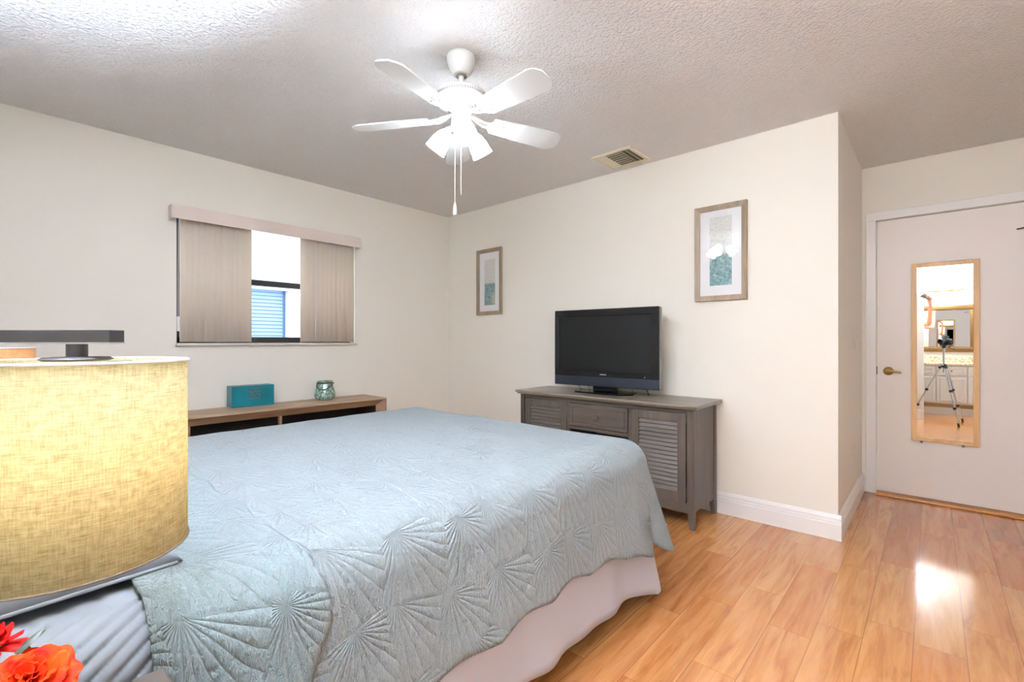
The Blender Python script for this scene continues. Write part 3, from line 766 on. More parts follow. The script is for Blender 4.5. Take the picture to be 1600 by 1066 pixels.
for yy in (-1.845, -2.40):
    cc(MB().box(CXF-0.075, CXF-0.047, yy-0.008, yy+0.008, 0.076, CZ-0.063).build('divider', M['cab_wood']))

# teal box
bx = thing('gift_box', 'teal rectangular box with silver square emblem on the long console', 'box', (0.075, -1.952, CZ+0.0005))
MB().box(-0.055, 0.055, -0.142, 0.142, 0, 0.150, 0.0015).build('body', M['teal'], bx)
mb = MB()
def strip(y0, y1, z0_, z1_): mb.box(0.0553, 0.0566, y0, y1, z0_, z1_)
def gee(cy, cz, sy, sz, s=0.034, t=0.0062):
    # greek-key square: open ring with an inner hook
    def q(a, b, c_, d_): strip(min(cy+sy*a, cy+sy*b), max(cy+sy*a, cy+sy*b), min(cz+sz*c_, cz+sz*d_), max(cz+sz*c_, cz+sz*d_))
    h = s/2
    q(-h, h, h-t, h); q(-h, -h+t, -h, h); q(h-t, h, -h, h*0.1); q(-h, h, -h, -h+t); q(-0.1*h, h, 0.1*h-t, 0.1*h); q(h-t, h, h*0.55, h)
for sy in (-1, 1):
    for sz in (-1, 1): gee(sy*0.0215+0.006, 0.094+sz*0.0215, -sy if False else sy, sz)
mb.build('emblem', M['silver'], bx)

# green glass jar with wire handle
jar = thing('glass_jar', 'green crackle glass jar with bronze wire handle on the long console', 'jar', (0.155, -1.428, CZ+0.0005))
MB().lathe([(0, 0), (0.045, 0), (0.062, 0.006), (0.078, 0.026), (0.080, 0.045), (0.073, 0.080), (0.062, 0.115), (0.056, 0.130), (0.057, 0.145), (0.062, 0.152), (0.058, 0.152), (0.053, 0.146), (0.052, 0.130), (0.066, 0.080), (0.072, 0.045), (0.06, 0.014), (0, 0.010)], 36, cap=False).build('body', M['jar'], jar, True)
ring = [(0.0585*math.cos(2*PI*i/28), 0.0585*math.sin(2*PI*i/28), 0.139) for i in range(28)]
mb = MB().tube(ring, 0.0042, 8, True)
s_ = Vector((math.cos(R_(42)), math.sin(R_(42)), 0)); f_ = Vector((math.sin(R_(42)), -math.cos(R_(42)), 0))
mb.tube([s_*(-0.056)+Vector((0, 0, 0.138)), s_*(-0.074)+Vector((0, 0, 0.134)), s_*(-0.058)+Vector((0, 0, 0.140))], 0.003, 8)
hp = []
for i in range(17):
    a = PI*i/16; hp.append(s_*(-0.064*math.cos(a)+0.008) + f_*(0.082*math.sin(a)*1.0+0.006) + Vector((0, 0, 0.139-0.050*math.sin(a))))
mb.tube(hp, 0.0044, 8); mb.build('wire_handle', plain('dark iron wire', srgb(44, 36, 28), 0.5), jar, True)

# ------------------------------------------------------------------ bed
BX0, BX1, BYH, BYF, BZ = 1.19, 2.885, -3.37, -1.27, 0.692
bed = thing('bed', 'large bed with pale mattress and white skirt in the room centre', 'bed', ((BX0+BX1)/2, (BYH+BYF)/2, 0))
def bc(o): return world_child(o, bed)
bc(MB().box(BX0+0.02, BX1-0.045, BYH, BYF-0.03, 0.36, BZ-0.022, 0.06, 5).build('mattress', M['sheet'], smooth=True))
bc(MB().box(BX0+0.03, BX1-0.05, BYH, BYF-0.04, 0.14, 0.36, 0.02, 2).build('box_spring', M['sheet']))
mb = MB()
for x in (BX0+0.08, BX1-0.09): mb.box(x-0.015, x+0.015, BYH+0.05, BYF-0.08, 0.10, 0.14)
for y in (BYH+0.1, -2.3, BYF-0.36): mb.box(BX0+0.08, BX1-0.09, y-0.015, y+0.015, 0.10, 0.14)
bc(mb.build('bed_frame', M['steel']))
for x in (BX0+0.08, BX1-0.085):
    for y in (BYF-0.385, BYH+0.12):
        mb = MB(); mb.lathe([(0.030, -0.012), (0.032, -0.008), (0.032, 0.008), (0.030, 0.012)], 20, TM((x, y, 0.032), ry=R_(90), rz=R_(25)))
        mb.cyl((x, y, 0.06), (x, y, 0.115), 0.006, 8)
        c_ = bc(mb.build('caster', M['rubber'], smooth=True))
        mb = MB(); mb.lathe([(0.014, -0.0135), (0.014, 0.0135)], 14, TM((x, y, 0.032), ry=R_(90), rz=R_(25))); mb.box(x-0.016, x+0.016, y-0.018, y+0.006, 0.062, 0.070)
        o = mb.build('caster_hub', M['alu']); o.parent = c_; o.matrix_parent_inverse = Matrix.Identity(4)

# skirt (east, foot, west)
def path_pts():
    pts = []
    def seg(a, b, n, nx, ny):
        for i in range(n): t = i/n; pts.append((a[0]+(b[0]-a[0])*t, a[1]+(b[1]-a[1])*t, nx, ny))
    x0, x1, y0, y1 = BX0-0.0, BX1-0.022, BYH, BYF-0.012
    seg((x0, y0), (x0, y1-0.03), 60, -1, 0)
    for i in range(8): a = PI-PI/2*i/7; pts.append((x0+0.03+0.03*math.cos(a), y1-0.03+0.03*math.sin(a), math.cos(a), math.sin(a)))
    seg((x0+0.03, y1), (x1-0.03, y1), 50, 0, 1)
    for i in range(8): a = PI/2-PI/2*i/7; pts.append((x1-0.03+0.03*math.cos(a), y1-0.03+0.03*math.sin(a), math.cos(a), math.sin(a)))
    seg((x1, y1-0.03), (x1, y0), 90, 1, 0)
    return pts
mb = MB(); P = path_pts(); rows = 10; rings = []
for i, (x, y, nx, ny) in enumerate(P):
    s1 = x*1.0+y*1.0
    cor = math.exp(-(((x-BX1)**2+(y-BYF)**2)/0.02))
    hem = 0.088 + 0.006*math.sin((y+x*1.3)*5.2+1.0)*(1-cor) - 0.045*cor
    col = []
    for j in range(rows+1):
        t = j/rows
        z = 0.372+(hem-0.372)*t
        amp = t*(0.007*math.sin(s1*17)+0.006*math.sin(s1*31+1)+0.022) + cor*0.045*t
        amp += 0.004*noise.noise(Vector((s1*8, z*9, 0)))
        col.append(mb.bm.verts.new((x+nx*amp, y+ny*amp, z)))
    rings.append(col)
for a, b in zip(rings, rings[1:]):
    for j in range(rows): mb.bm.faces.new((a[j], a[j+1], b[j+1], b[j]))
o = bc(mb.build('bed_skirt', M['skirt'], smooth=True)); md = o.modifiers.new('t', 'SOLIDIFY'); md.thickness = 0.003

# draped cloth over the bed; returns pos(u-edge coords)
def drape_d(d, r, flare):
    if d <= r*PI/2: return r*math.sin(d/r), r*(1-math.cos(d/r))
    e = d-r*PI/2
    return r+e*flare, r+e*math.sqrt(max(0, 1-flare*flare))
RR = 0.105
def cloth_point(bx, by, nx, ny, d, off, s):
    """base point on the inset rectangle, outward normal, distance d, offset above"""
    corner = max(0.0, nx)*max(0.0, ny)*2        # 1 at 45 deg on NE corner
    cornw = max(0.0, -nx)*max(0.0, ny)*2
    fl = 0.13 + 0.16*corner + 0.15*cornw
    h, v = drape_d(d, RR, fl)
    k = max(0.0, d-0.10)/0.34
    wv = k*(0.010*math.sin(s*9.0+0.6)+0.006*math.sin(s*23+2.0))
    if ny > 0.05 and nx > -0.5: wv += k*0.020*math.sin(s*15+0.5)*(1-corner*0.5)
    h += wv
    z = BZ-v
    x, y = bx+nx*h, by+ny*h
    # soft unevenness of the top
    z += 0.006*noise.noise(Vector((x*2.2, y*2.2, 1.0))) + 0.003*noise.noise(Vector((x*7, y*7, 2.0)))
    nz = math.cos(min(d/RR, PI/2)); nh = math.sin(min(d/RR, PI/2))
    return Vector((x+nx*nh*off, y+ny*nh*off, z+nz*off))
ix0, ix1, iyf = BX0+RR, BX1-RR, BYF-RR
YH = -3.045
ny_, nx_ = 90, 70
ys = [YH+(iyf-YH)*i/ny_ for i in range(ny_+1)]; xs = [ix0+(ix1-ix0)*i/nx_ for i in range(nx_+1)]
def hem_len(y, nx, ny):
    # length of cloth hanging from the inset edge
    sc = 0.016*abs(math.sin(y*PI/0.23))
    return 0.445+0.020*math.sin(y*4.1+0.6)-sc
def quilt_mesh():
    bm = bmesh.new(); uvd = {}
    def V(p, uv): v = bm.verts.new(p); uvd[v] = uv; return v
    top = [[V((x, y, BZ+0.006*noise.noise(Vector((x*2.2, y*2.2, 1.0)))+0.003*noise.noise(Vector((x*7, y*7, 2.0)))), (x, y)) for x in xs] for y in ys]
    for j in range(ny_):
        for i in range(nx_): bm.faces.new((top[j][i], top[j][i+1], top[j+1][i+1], top[j+1][i]))
    ring = []      # (vertex0, bx, by, nx, ny, s, Lh)
    s = 0
    for j, y in enumerate(ys): ring.append((top[j][0], ix0, y, -1, 0, s+y, hem_len(y, -1, 0)))
    s = s+ys[-1]
    for i in range(1, 14):
        a = PI-PI/2*i/14; ring.append((top[-1][0], ix0, iyf, math.cos(a), math.sin(a), s+0.25*i/14, 0.47+0.03*math.sin(2*a)))
    s += 0.25
    for i, x in enumerate(xs): ring.append((top[-1][i], x, iyf, 0, 1, s+(x-ix0), hem_len(x, 0, 1)+0.02))
    s += ix1-ix0
    n = 24
    for i in range(1, n):
        a = PI/2-PI/2*i/n; c = math.sin(2*(PI/2-a)); ring.append((top[-1][-1], ix1, iyf, math.cos(a), math.sin(a), s+0.3*i/n, 0.455+0.10*c))
    s += 0.3
    for j in range(ny_, -1, -1):
        y = ys[j]; ex = 0.065*math.exp(-((y-iyf)/0.16)**2)
        ring.append((top[j][-1], ix1, y, 1, 0, s+(iyf-y), hem_len(y, 1, 0)+ex))
    rows = 34; prev = None; pr0 = None
    for (v0, bx, by, nx, ny, sv, Lh) in ring:
        col = [v0]
        for r in range(1, rows+1):
            d = Lh*r/rows
            col.append(V(cloth_point(bx, by, nx, ny, d, 0, sv), (bx+nx*d, by+ny*d)))
        if prev:
            for r in range(rows):
                q = [prev[r], prev[r+1], col[r+1], col[r]]
                q2 = []
                for w_ in q:
                    if w_ not in q2: q2.append(w_)
                if len(q2) > 2: bm.faces.new(q2)
        prev = col
    bmesh.ops.recalc_face_normals(bm, faces=bm.faces)
    uvl = bm.loops.layers.uv.new('UVMap')
    for f in bm.faces:
        for lp in f.loops: lp[uvl].uv = uvd[lp.vert]
    me = bpy.data.meshes.new('quilt'); bm.to_mesh(me); bm.free()
    for p in me.polygons: p.use_smooth = True
    return me
me = quilt_mesh(); me.materials.append(M['quilt'])
q = thing('quilt', 'pale seafoam quilted bedspread draped over the bed', 'bedspread', ((BX0+BX1)/2, -2.1, BZ))
qo = bpy.data.objects.new('quilt_cover', me); COL.objects.link(qo); world_child(qo, q)
me.transform(Matrix.Identity(4))
md = qo.modifiers.new('t', 'SOLIDIFY'); md.thickness = 0.009; md.offset = 1
# folded-back band at the head end
def fold_mesh():
    bm = bmesh.new(); uvd = {}; us = []
    n_side = 30; n_top = 80; Lh = 0.448
    for i in range(n_side): us.append((ix0, -1, Lh*(1-i/n_side)))
    for i in range(n_top+1): us.append((ix0+(ix1-ix0)*i/n_top, 0, 0))
    for i in range(1, n_side+1): us.append((ix1, 1, Lh*i/n_side))
    rowsv = 16; grid = []
    for k_, (bx, nx, d) in enumerate(us):
        U = bx+nx*d
        tab = [(1.0, -2.70), (1.5, -2.74), (1.75, -2.76), (2.0, -2.78), (2.25, -2.78), (2.5, -2.775), (2.7, -2.79), (2.85, -2.77), (2.96, -2.765), (3.05, -2.80), (3.15, -2.83), (3.30, -2.80)]
        yedge = tab[0][1] if U <= tab[0][0] else tab[-1][1]
        for (ua, ya), (ub, yb) in zip(tab, tab[1:]):
            if ua <= U <= ub:
                tt = (U-ua)/(ub-ua); tt = tt*tt*(3-2*tt); yedge = ya+(yb-ya)*tt
        yedge += 0.006*math.sin(U*24)
        col = []
        for j in range(rowsv+1):
            t = j/rowsv; y = YH-0.008+(yedge-YH+0.008)*t
            ob = 0.013 + 0.007*abs(nx)
            off = ob if t < 0.93 else ob*(1-((t-0.93)/0.07)**2*0.4)
            off += 0.004*math.sin(t*PI)
            if nx == 0: p = cloth_point(bx, y, 0, 1, 0, off, 0)
            else:
                p = cloth_point(bx, y, nx, 0, d, off, (ys[-1]+0.25+(ix1-ix0)+0.3+(iyf-y)) if nx > 0 else y)
            v = bm.verts.new(p); uvd[v] = (U+0.13, y*1.0+0.4); col.append(v)
        grid.append(col)
    for a, b in zip(grid, grid[1:]):
        for j in range(rowsv): bm.faces.new((a[j], a[j+1], b[j+1], b[j]))
    bmesh.ops.recalc_face_normals(bm, faces=bm.faces)
    uvl = bm.loops.layers.uv.new('UVMap')
    for f in bm.faces:
        for lp in f.loops: lp[uvl].uv = uvd[lp.vert]
    me = bpy.data.meshes.new('fold'); bm.to_mesh(me); bm.free()
    for p in me.polygons: p.use_smooth = True
    return me
me = fold_mesh(); me.materials.append(M['quilt2'])
fo = bpy.data.objects.new('folded_band', me); COL.objects.link(fo); world_child(fo, q); fo['label'] = 'greener turned-back band at the head end'
md = fo.modifiers.new('t', 'SOLIDIFY'); md.thickness = 0.009; md.offset = -1

# top sheet between quilt and pillows, with pleats on the side
def sheet_mesh():
    bm = bmesh.new(); grid = []; us = []
    Lh = 0.42
    for i in range(20): us.append((ix0, -1, Lh*(1-i/20)))
    for i in range(61): us.append((ix0+(ix1-ix0)*i/60, 0, 0))
    for i in range(1, 161): us.append((ix1, 1, Lh*i/160))
    for (bx, nx, d) in us:
        col = []
        for j in range(61):
            t = j/60; y = BYH+0.005+(YH-0.002-BYH-0.005)*t
            off = -0.004
            if nx == 0: p = cloth_point(bx, y, 0, 1, 0, off, 0)
            else: p = cloth_point(bx, y, nx, 0, d, off, y*0.0)
            U = bx+nx*d
            # fan of soft pleats
            if U > 2.6:
                g = min(1, (U-2.6)/0.2)*(0.35+0.65*min(1, (y-BYH)/0.2))
                ph = (U-2.6)-(y-YH)*(-0.75)+0.035*noise.noise(Vector((U*3, y*5, 9)))
                fr_ = (ph/0.031)%1.0-0.5
                cell = math.floor(ph/0.031)
                dep = 0.0035+0.005*abs(math.sin(cell*2.3))
                sag = (math.exp(-(fr_/0.13)**2)*-1.0 + 0.5*math.cos(fr_*2*PI)*0)*dep*g
                p += Vector((nx*min(1, d/0.12), 0, 1-0.6*min(1, d/0.12)*nx))*sag
            p += Vector((0, 0, 0.003*noise.noise(Vector((U*5, y*12, 4)))))
            col.append(bm.verts.new(p))
        grid.append(col)
    for a, b in zip(grid, grid[1:]):
        for j in range(60): bm.faces.new((a[j], a[j+1], b[j+1], b[j]))
    bmesh.ops.recalc_face_normals(bm, faces=bm.faces)
    me = bpy.data.meshes.new('sheet'); bm.to_mesh(me); bm.free()
    for p in me.polygons: p.use_smooth = True
    return me
me = sheet_mesh(); me.materials.append(M['sheet'])
so = bpy.data.objects.new('bed_sheet', me); COL.objects.link(so)
world_child(so, bed); so['label'] = 'cool white pleated sheet at the head end'
md = so.modifiers.new('t', 'SOLIDIFY'); md.thickness = 0.003

# pillows
def pillow(name, cx, cy, cz, sx, sy, sz, rz, label):
    t = thing(name, label, 'pillow', (cx, cy, cz), rz, None)
    bm = bmesh.new(); n = 36; top = []; bot = []
    for j in range(n+1):
        rt = []; rb = []
        for i in range(n+1):
            u = i/n*2-1; v_ = j/n*2-1
            e = (1-abs(u)**3.2)*(1-abs(v_)**2.6); e = max(0, e)**0.55
            px = u*sx/2*(1-0.05*(1-u*u)*0 - 0.06*(1-abs(v_))*abs(u)**6*0); py = v_*sy/2
            px *= 1-0.05*(1-v_*v_)*0; 
            shrink = 1-0.06*(1-abs(u)**4)*abs(v_)**8; py *= shrink
            w1 = 0.007*noise.noise(Vector((u*3, v_*3, cx)))+0.003*noise.noise(Vector((u*9, v_*9, cx)))
            zt = sz*0.10+e*sz*0.90+w1*(e > 0)
            zb = sz*0.10-e*sz*0.07
            rt.append(bm.verts.new((px, py, zt)))
            rb.append(rt[-1] if i in (0, n) or j in (0, n) else bm.verts.new((px, py, max(0.002, zb))))
        top.append(rt); bot.append(rb)
    for j in range(n):
        for i in range(n):
            bm.faces.new((top[j][i], top[j][i+1], top[j+1][i+1], top[j+1][i]))
            try: bm.faces.new((bot[j][i], bot[j+1][i], bot[j+1][i+1], bot[j][i+1]))
            except ValueError: pass
    bmesh.ops.recalc_face_normals(bm, faces=bm.faces)
    me = bpy.data.meshes.new('case'); bm.to_mesh(me); bm.free()
    for p in me.polygons: p.use_smooth = True
    me.materials.append(M['sheet'])
    o = bpy.data.objects.new('pillow_case', me); COL.objects.link(o); o.parent = t
    # cuff seam along the open end (+x side)
    mb = MB()
    xx = sx/2
    mb.tube([(xx+0.001, -sy/2+0.01, sz*0.10), (xx+0.001, 0, sz*0.10), (xx+0.001, sy/2-0.01, sz*0.10)], 0.0035, 8)
    mb.build('piping', M['piping'], t, True)
    return t
pillow('pillow', 2.365, -3.185, 0.698, 0.75, 0.37, 0.105, R_(4), 'cool white pillow beside the bedside lamp in the foreground')

# ------------------------------------------------------------------ nightstands and lamps
def nightstand(x0, x1, y0, y1, zt, label):
    t = thing('nightstand', label, 'nightstand', ((x0+x1)/2, (y0+y1)/2, 0)); hx = (x1-x0)/2; hy = (y1-y0)/2
    MB().box(-hx, hx, -hy, hy, zt-0.03, zt, 0.003).build('top_board', M['night_wood'], t)
    mb = MB(); mb.box(-hx+0.015, hx-0.015, -hy+0.01, hy-0.015, 0.16, zt-0.03); mb.build('body', M['night_wood'], t)
    for k_, (za, zb) in enumerate(((zt-0.22, zt-0.045), (0.18, zt-0.235))):
        d = MB().box(-hx+0.03, hx-0.03, hy-0.016, hy-0.002, za, zb, 0.003).build('drawer', M['night_wood'], t)
        MB().lathe([(0, 0), (0.006, 0), (0.006, 0.012), (0.013, 0.018), (0.010, 0.024), (0, 0.026)], 14, TM((0, hy-0.002, (za+zb)/2), rx=R_(-90))).build('knob', M['darkbrass'], d, True)
    for sx in (-1, 1):
        for sy in (-1, 1):
            a, b = sx*(hx-0.015), sx*(hx-0.055); c_, d_ = sy*(hy-0.015), sy*(hy-0.055)
            MB().box(min(a, b), max(a, b), min(c_, d_), max(c_, d_), 0, 0.16, 0.003).build('leg', M['night_wood'], t)
    return t
NZ = 0.66
nightstand(2.973, 3.40, -3.395, -3.054, NZ, 'dark walnut nightstand at the bottom left, nearest the camera')

def wall_lamp(x, y, ztop, zbot, r, shade, bulb_w, bulb_c, label, az, over):
    """swing-arm lamp: drum shade hung under a flat bar that runs back to the head wall"""
    t = thing('wall_lamp', label, 'lamp', (x, y, ztop))
    seg = 72; z0_, z1_ = zbot-ztop, 0.0; mb = MB(); rings = []
    for (rr, zz) in ((r, z0_), (r*0.999, z0_/2), (r*0.995, z1_)): rings.append([mb.bm.verts.new((rr*math.cos(2*PI*i/seg), rr*math.sin(2*PI*i/seg), zz)) for i in range(seg)])
    for a, c_ in zip(rings, rings[1:]):
        for i in range(seg): mb.bm.faces.new((a[i], a[(i+1) % seg], c_[(i+1) % seg], c_[i]))
    s = mb.build('lamp_shade', shade, t, True); md = s.modifiers.new('t', 'SOLIDIFY'); md.thickness = 0.002; md.offset = -1
    uv_from(s, lambda c: (math.atan2(c.y, c.x)*r*4+2, c.z*4))
    rng = lambda zz, e: [((r+e)*math.cos(2*PI*i/seg), (r+e)*math.sin(2*PI*i/seg), zz) for i in range(seg)]
    MB().tube(rng(z1_, 0.0002), 0.0022, 8, True).build('top_trim', M['trim_cloth'], s, True)
    MB().tube(rng(z0_, 0.0004), 0.0017, 8, True).build('bottom_trim', M['dark_trim'], s, True)
    mb = MB()
    for k_ in range(3):
        a = 2*PI*k_/3+0.4; mb.tube([(0.01*math.cos(a), 0.01*math.sin(a), -0.003), (r*0.985*math.cos(a), r*0.985*math.sin(a), -0.005)], 0.0013, 6)
    mb.build('spider', M['steel'], s)
    zb_ = z0_*0.52
    MB().lathe([(0, zb_-0.050), (0.012, zb_-0.047), (0.030, zb_-0.012), (0.031, zb_+0.004), (0.022, zb_+0.030), (0.012, zb_+0.048), (0, zb_+0.048)], 24).build('bulb', emis('lamp bulb glow', (*bulb_c, 1), bulb_w), t, True)
    MB().lathe([(0, zb_+0.048), (0.014, zb_+0.048), (0.014, -0.004), (0, -0.004)], 14).build('socket', M['brass'], t, True)
    MB().lathe([(0, 0.0005), (0.038, 0.0005), (0.043, 0.003), (0.038, 0.0062), (0, 0.0068)], 32).build('cap_disc', M['bronze_al'], t, True)
    rt = Matrix.Rotation(az, 4, 'Z')
    arm = MB(); L_ = (y+3.42-0.02)/abs(math.sin(az)) if True else 0.4
    arm.box(-L_, over, -0.0135, 0.0135, 0.0270, 0.0462, 0.0012, rot=rt)
    ao = arm.build('arm', M['bronze_al'], t)
    MB().cyl((0, 0, 0.005), (0, 0, 0.028), 0.0125, 24).build('stem', M['bronze_al'], ao, True)
    MB().box(-L_, over+0.0003, -0.0137, 0.0137, 0.0255, 0.0280, rot=rt).build('arm_trim', M['alu'], ao)
    e = rt @ Vector((-L_, 0, 0.0366))
    MB().box(e.x-0.03, e.x+0.03, e.y-0.0175, e.y+0.004, -0.05, 0.11, 0.004).build('wall_plate', M['bronze_al'], t)
    return t
M['trim_cloth'] = plain('white cotton tape', srgb(240, 238, 232), 0.8)
M['dark_trim'] = plain('brown edge tape', srgb(92, 74, 52), 0.7)
wall_lamp(2.849, -3.136, 1.101, 0.816, 0.1365, M['linen'], 7.5, (1.0, 0.88, 0.68), 'glowing linen drum lamp on a flat black arm filling the left foreground', R_(42), 0.060)
wall_lamp(1.21, -3.245, 1.106, 0.821, 0.1365, M['linen_orange'], 10, (1.0, 0.66, 0.36), 'far orange glowing lamp peeking above the near lamp shade', R_(75), 0.03)

# ------------------------------------------------------------------ flowers in a vase on the near nightstand
vz = thing('flower_vase', 'small white ceramic vase under red and orange blooms at bottom left', 'vase', (3.205, -3.215, NZ+0.0005))
MB().lathe([(0, 0), (0.022, 0), (0.030, 0.02), (0.034, 0.05), (0.026, 0.085), (0.018, 0.10), (0.022, 0.112), (0.019, 0.112), (0.015, 0.10), (0.022, 0.085), (0.028, 0.05), (0.022, 0.01), (0, 0.006)], 28, cap=False).build('body', M['vase'], vz, True)
def petal(mb, mtx, w_, h_, curl, cup, ru=0.0, ph=0):
    n, m = 8, 8; g = []
    for j in range(m+1):
        t = j/m; ww = w_*math.sin(PI*(0.12+0.80*t))**0.7
        row = []
        for i in range(n+1):
            s = i/n*2-1
            x = s*ww/2; y = cup*(1-s*s)*-1 + curl*t*t; z = h_*t*(1-0.10*s*s)
            y += ru*math.sin(s*5+ph)*t*t
            row.append(mb.bm.verts.new(mtx @ Vector((x, y, z))))
        g.append(row)
    for a, b in zip(g, g[1:]):
        for i in range(n): mb.bm.faces.new((a[i], a[i+1], b[i+1], b[i]))
def bloom(loc, R, mat, axis, label, layers, pointed=False):
    t = thing('flower', label, 'flower', loc)
    rot = Vector((0, 0, 1)).rotation_difference(Vector(axis).normalized()).to_matrix().to_4x4()
    for li in range(layers):
        mb = MB(); f = (li+1)/layers; n = 5+li
        for i in range(n):
            a = 2*PI*i/n+li*1.9+random.uniform(-.2, .2); rr = R*0.42*f**1.2
            lean = R_(12+62*f**1.6)
            mt = rot @ Matrix.Rotation(a, 4, 'Z') @ Matrix.Translation((0, rr*0.75, -R*0.30*f)) @ Matrix.Rotation(-lean, 4, 'X')
            hh = R*(0.62+0.30*f)
            petal(mb, mt, R*(0.62+0.55*f)*(0.5 if pointed else 1), hh*(1.2 if pointed else 1), R*0.16*f, R*0.10, R*0.05, i)
        o = mb.build('petals', mat, t, True); md = o.modifiers.new('t', 'SOLIDIFY'); md.thickness = 0.0008
        o.modifiers.new('s', 'SUBSURF').levels = 1; o.modifiers['s'].render_levels = 1
    d = Vector((3.205, -3.215, NZ+0.10))-Vector(loc); L_ = d
    MB().tube([rot @ Vector((0, 0, -R*0.4)), rot @ Vector((0, 0, -R*0.7))*0.6+L_*0.4, L_*1.0], 0.0022, 8).build('stem', M['stem'], t, True)
    return t
bloom((3.170, -3.199, 0.812), 0.032, M['petal_orange'], (0.45, -0.12, 0.9), 'large orange-red ruffled flower at the bottom left corner', 5)
bloom((3.108, -3.219, 0.832), 0.021, M['petal_red'], (0.1, 0.25, 0.9), 'red pointed flower at the left edge above the orange one', 3, True)
lf = MB()
for a, c_ in ((0.3, (3.138, -3.205, 0.826)), (1.4, (3.152, -3.20, 0.812))):
    petal(lf, Matrix.Translation(c_) @ Matrix.Rotation(a, 4, 'Z') @ Matrix.Rotation(R_(-50), 4, 'X'), 0.012, 0.026, 0.004, 0.002)
o = lf.build('leaf', M['stem'], vz, True); o.matrix_parent_inverse = Matrix.Translation(vz.location).inverted()

# ------------------------------------------------------------------ switch and outlet
sw = thing('light_switch', 'ivory light switch plate on the alcove side wall', 'switch', (3.4, 0.78, 1.14))
MB().box(0.0005, 0.006, -0.035, 0.035, -0.057, 0.057, 0.002).build('plate', M['ivory'], sw)
MB().box(0.006, 0.014, -0.005, 0.005, -0.004, 0.012, 0.001).build('toggle', M['ivory'], sw)
ot = thing('power_outlet', 'ivory power outlet low on the alcove side wall', 'outlet', (3.4, 0.71, 0.36))
MB().box(0.0005, 0.006, -0.035, 0.035, -0.057, 0.057, 0.002).build('plate', M['ivory'], ot)
for za in (-0.038, 0.008): MB().box(0.006, 0.008, -0.016, 0.016, za, za+0.03, 0.002).build('socket', M['ivory'], ot)

# ------------------------------------------------------------------ door mirror
mx0, mx1, mz0, mz1 = 3.686, 4.034, 0.424, 1.686
dm = thing('wall_mirror', 'tall narrow mirror in a pale maple frame hung on the white door', 'mirror', ((mx0+mx1)/2, 1.2015, mz0), R_(-0.45))
W = mx1-mx0; Hh = mz1-mz0; fw = 0.031; mb = MB()
mb.box(-W/2, -W/2+fw, -0.022, -0.004, 0, Hh, 0.003); mb.box(W/2-fw, W/2, -0.022, -0.004, 0, Hh, 0.003)
mb.box(-W/2+fw, W/2-fw, -0.022, -0.004, 0, fw, 0.003); mb.box(-W/2+fw, W/2-fw, -0.022, -0.004, Hh-fw, Hh, 0.003)
mb.build('frame', M['mirror_wood'], dm)
MB().box(-W/2+fw-0.003, W/2-fw+0.003, -0.016, -0.012, fw-0.003, Hh-fw+0.003).build('mirror_glass', M['mirror'], dm)
for x in (-W/2+0.055, W/2-0.08): MB().box(x-0.007, x+0.007, -0.026, -0.003, -0.012, 0.006, 0.002).build('clip', M['steel'], dm)

# ------------------------------------------------------------------ bathroom seen in the mirror
van = thing('vanity_cabinet', 'white panelled bathroom vanity with granite top, reflected in the door mirror', 'vanity', (3.72, -4.47, 0))
mb = MB(); mb.box(-0.78, 0.72, -0.27, 0.24, 0.17, 0.765)
mb.build('body', M['cab_white'], van)
MB().box(-0.78, 0.72, -0.27, 0.20, 0.11, 0.17).build('toe_kick', M['toe'], van)
MB().box(-0.78, 0.72, -0.27, 0.22, 0.0, 0.11).build('plinth', M['cab_white'], van)
def panel_front(nm, x0, x1, z0_, z1_):
    d = MB().box(x0, x1, 0.24, 0.258, z0_, z1_, 0.003).build(nm, M['cab_white'], van)
    mb = MB()
    for a in ((x0+0.04, x1-0.04, z0_+0.035, z0_+0.043), (x0+0.04, x1-0.04, z1_-0.043, z1_-0.035), (x0+0.04, x0+0.048, z0_+0.04, z1_-0.04), (x1-0.048, x1-0.04, z0_+0.04, z1_-0.04)):
        mb.box(a[0], a[1], 0.256, 0.264, a[2], a[3], 0.002)
    mb.build('moulding', M['cab_white'], d)
    MB().lathe([(0, 0), (0.005, 0), (0.005, 0.012), (0.012, 0.018), (0, 0.024)], 12, TM(((x0+x1)/2, 0.258, (z0_+z1_)/2 if nm == 'drawer' else z1_-0.08), rx=R_(-90))).build('knob', M['brass'], d, True)
for a, b in ((-0.70, -0.34), (-0.33, 0.03), (0.04, 0.38), (0.39, 0.70)):
    panel_front('drawer', a, b, 0.61, 0.75); panel_front('door', a, b, 0.19, 0.595)
mb = MB(); mb.box(-0.79, 0.728, -0.275, 0.27, 0.765, 0.80, 0.006); mb.box(-0.79, 0.728, -0.275, -0.255, 0.80, 0.885, 0.003)
mb.build('worktop', M['granite'], van)

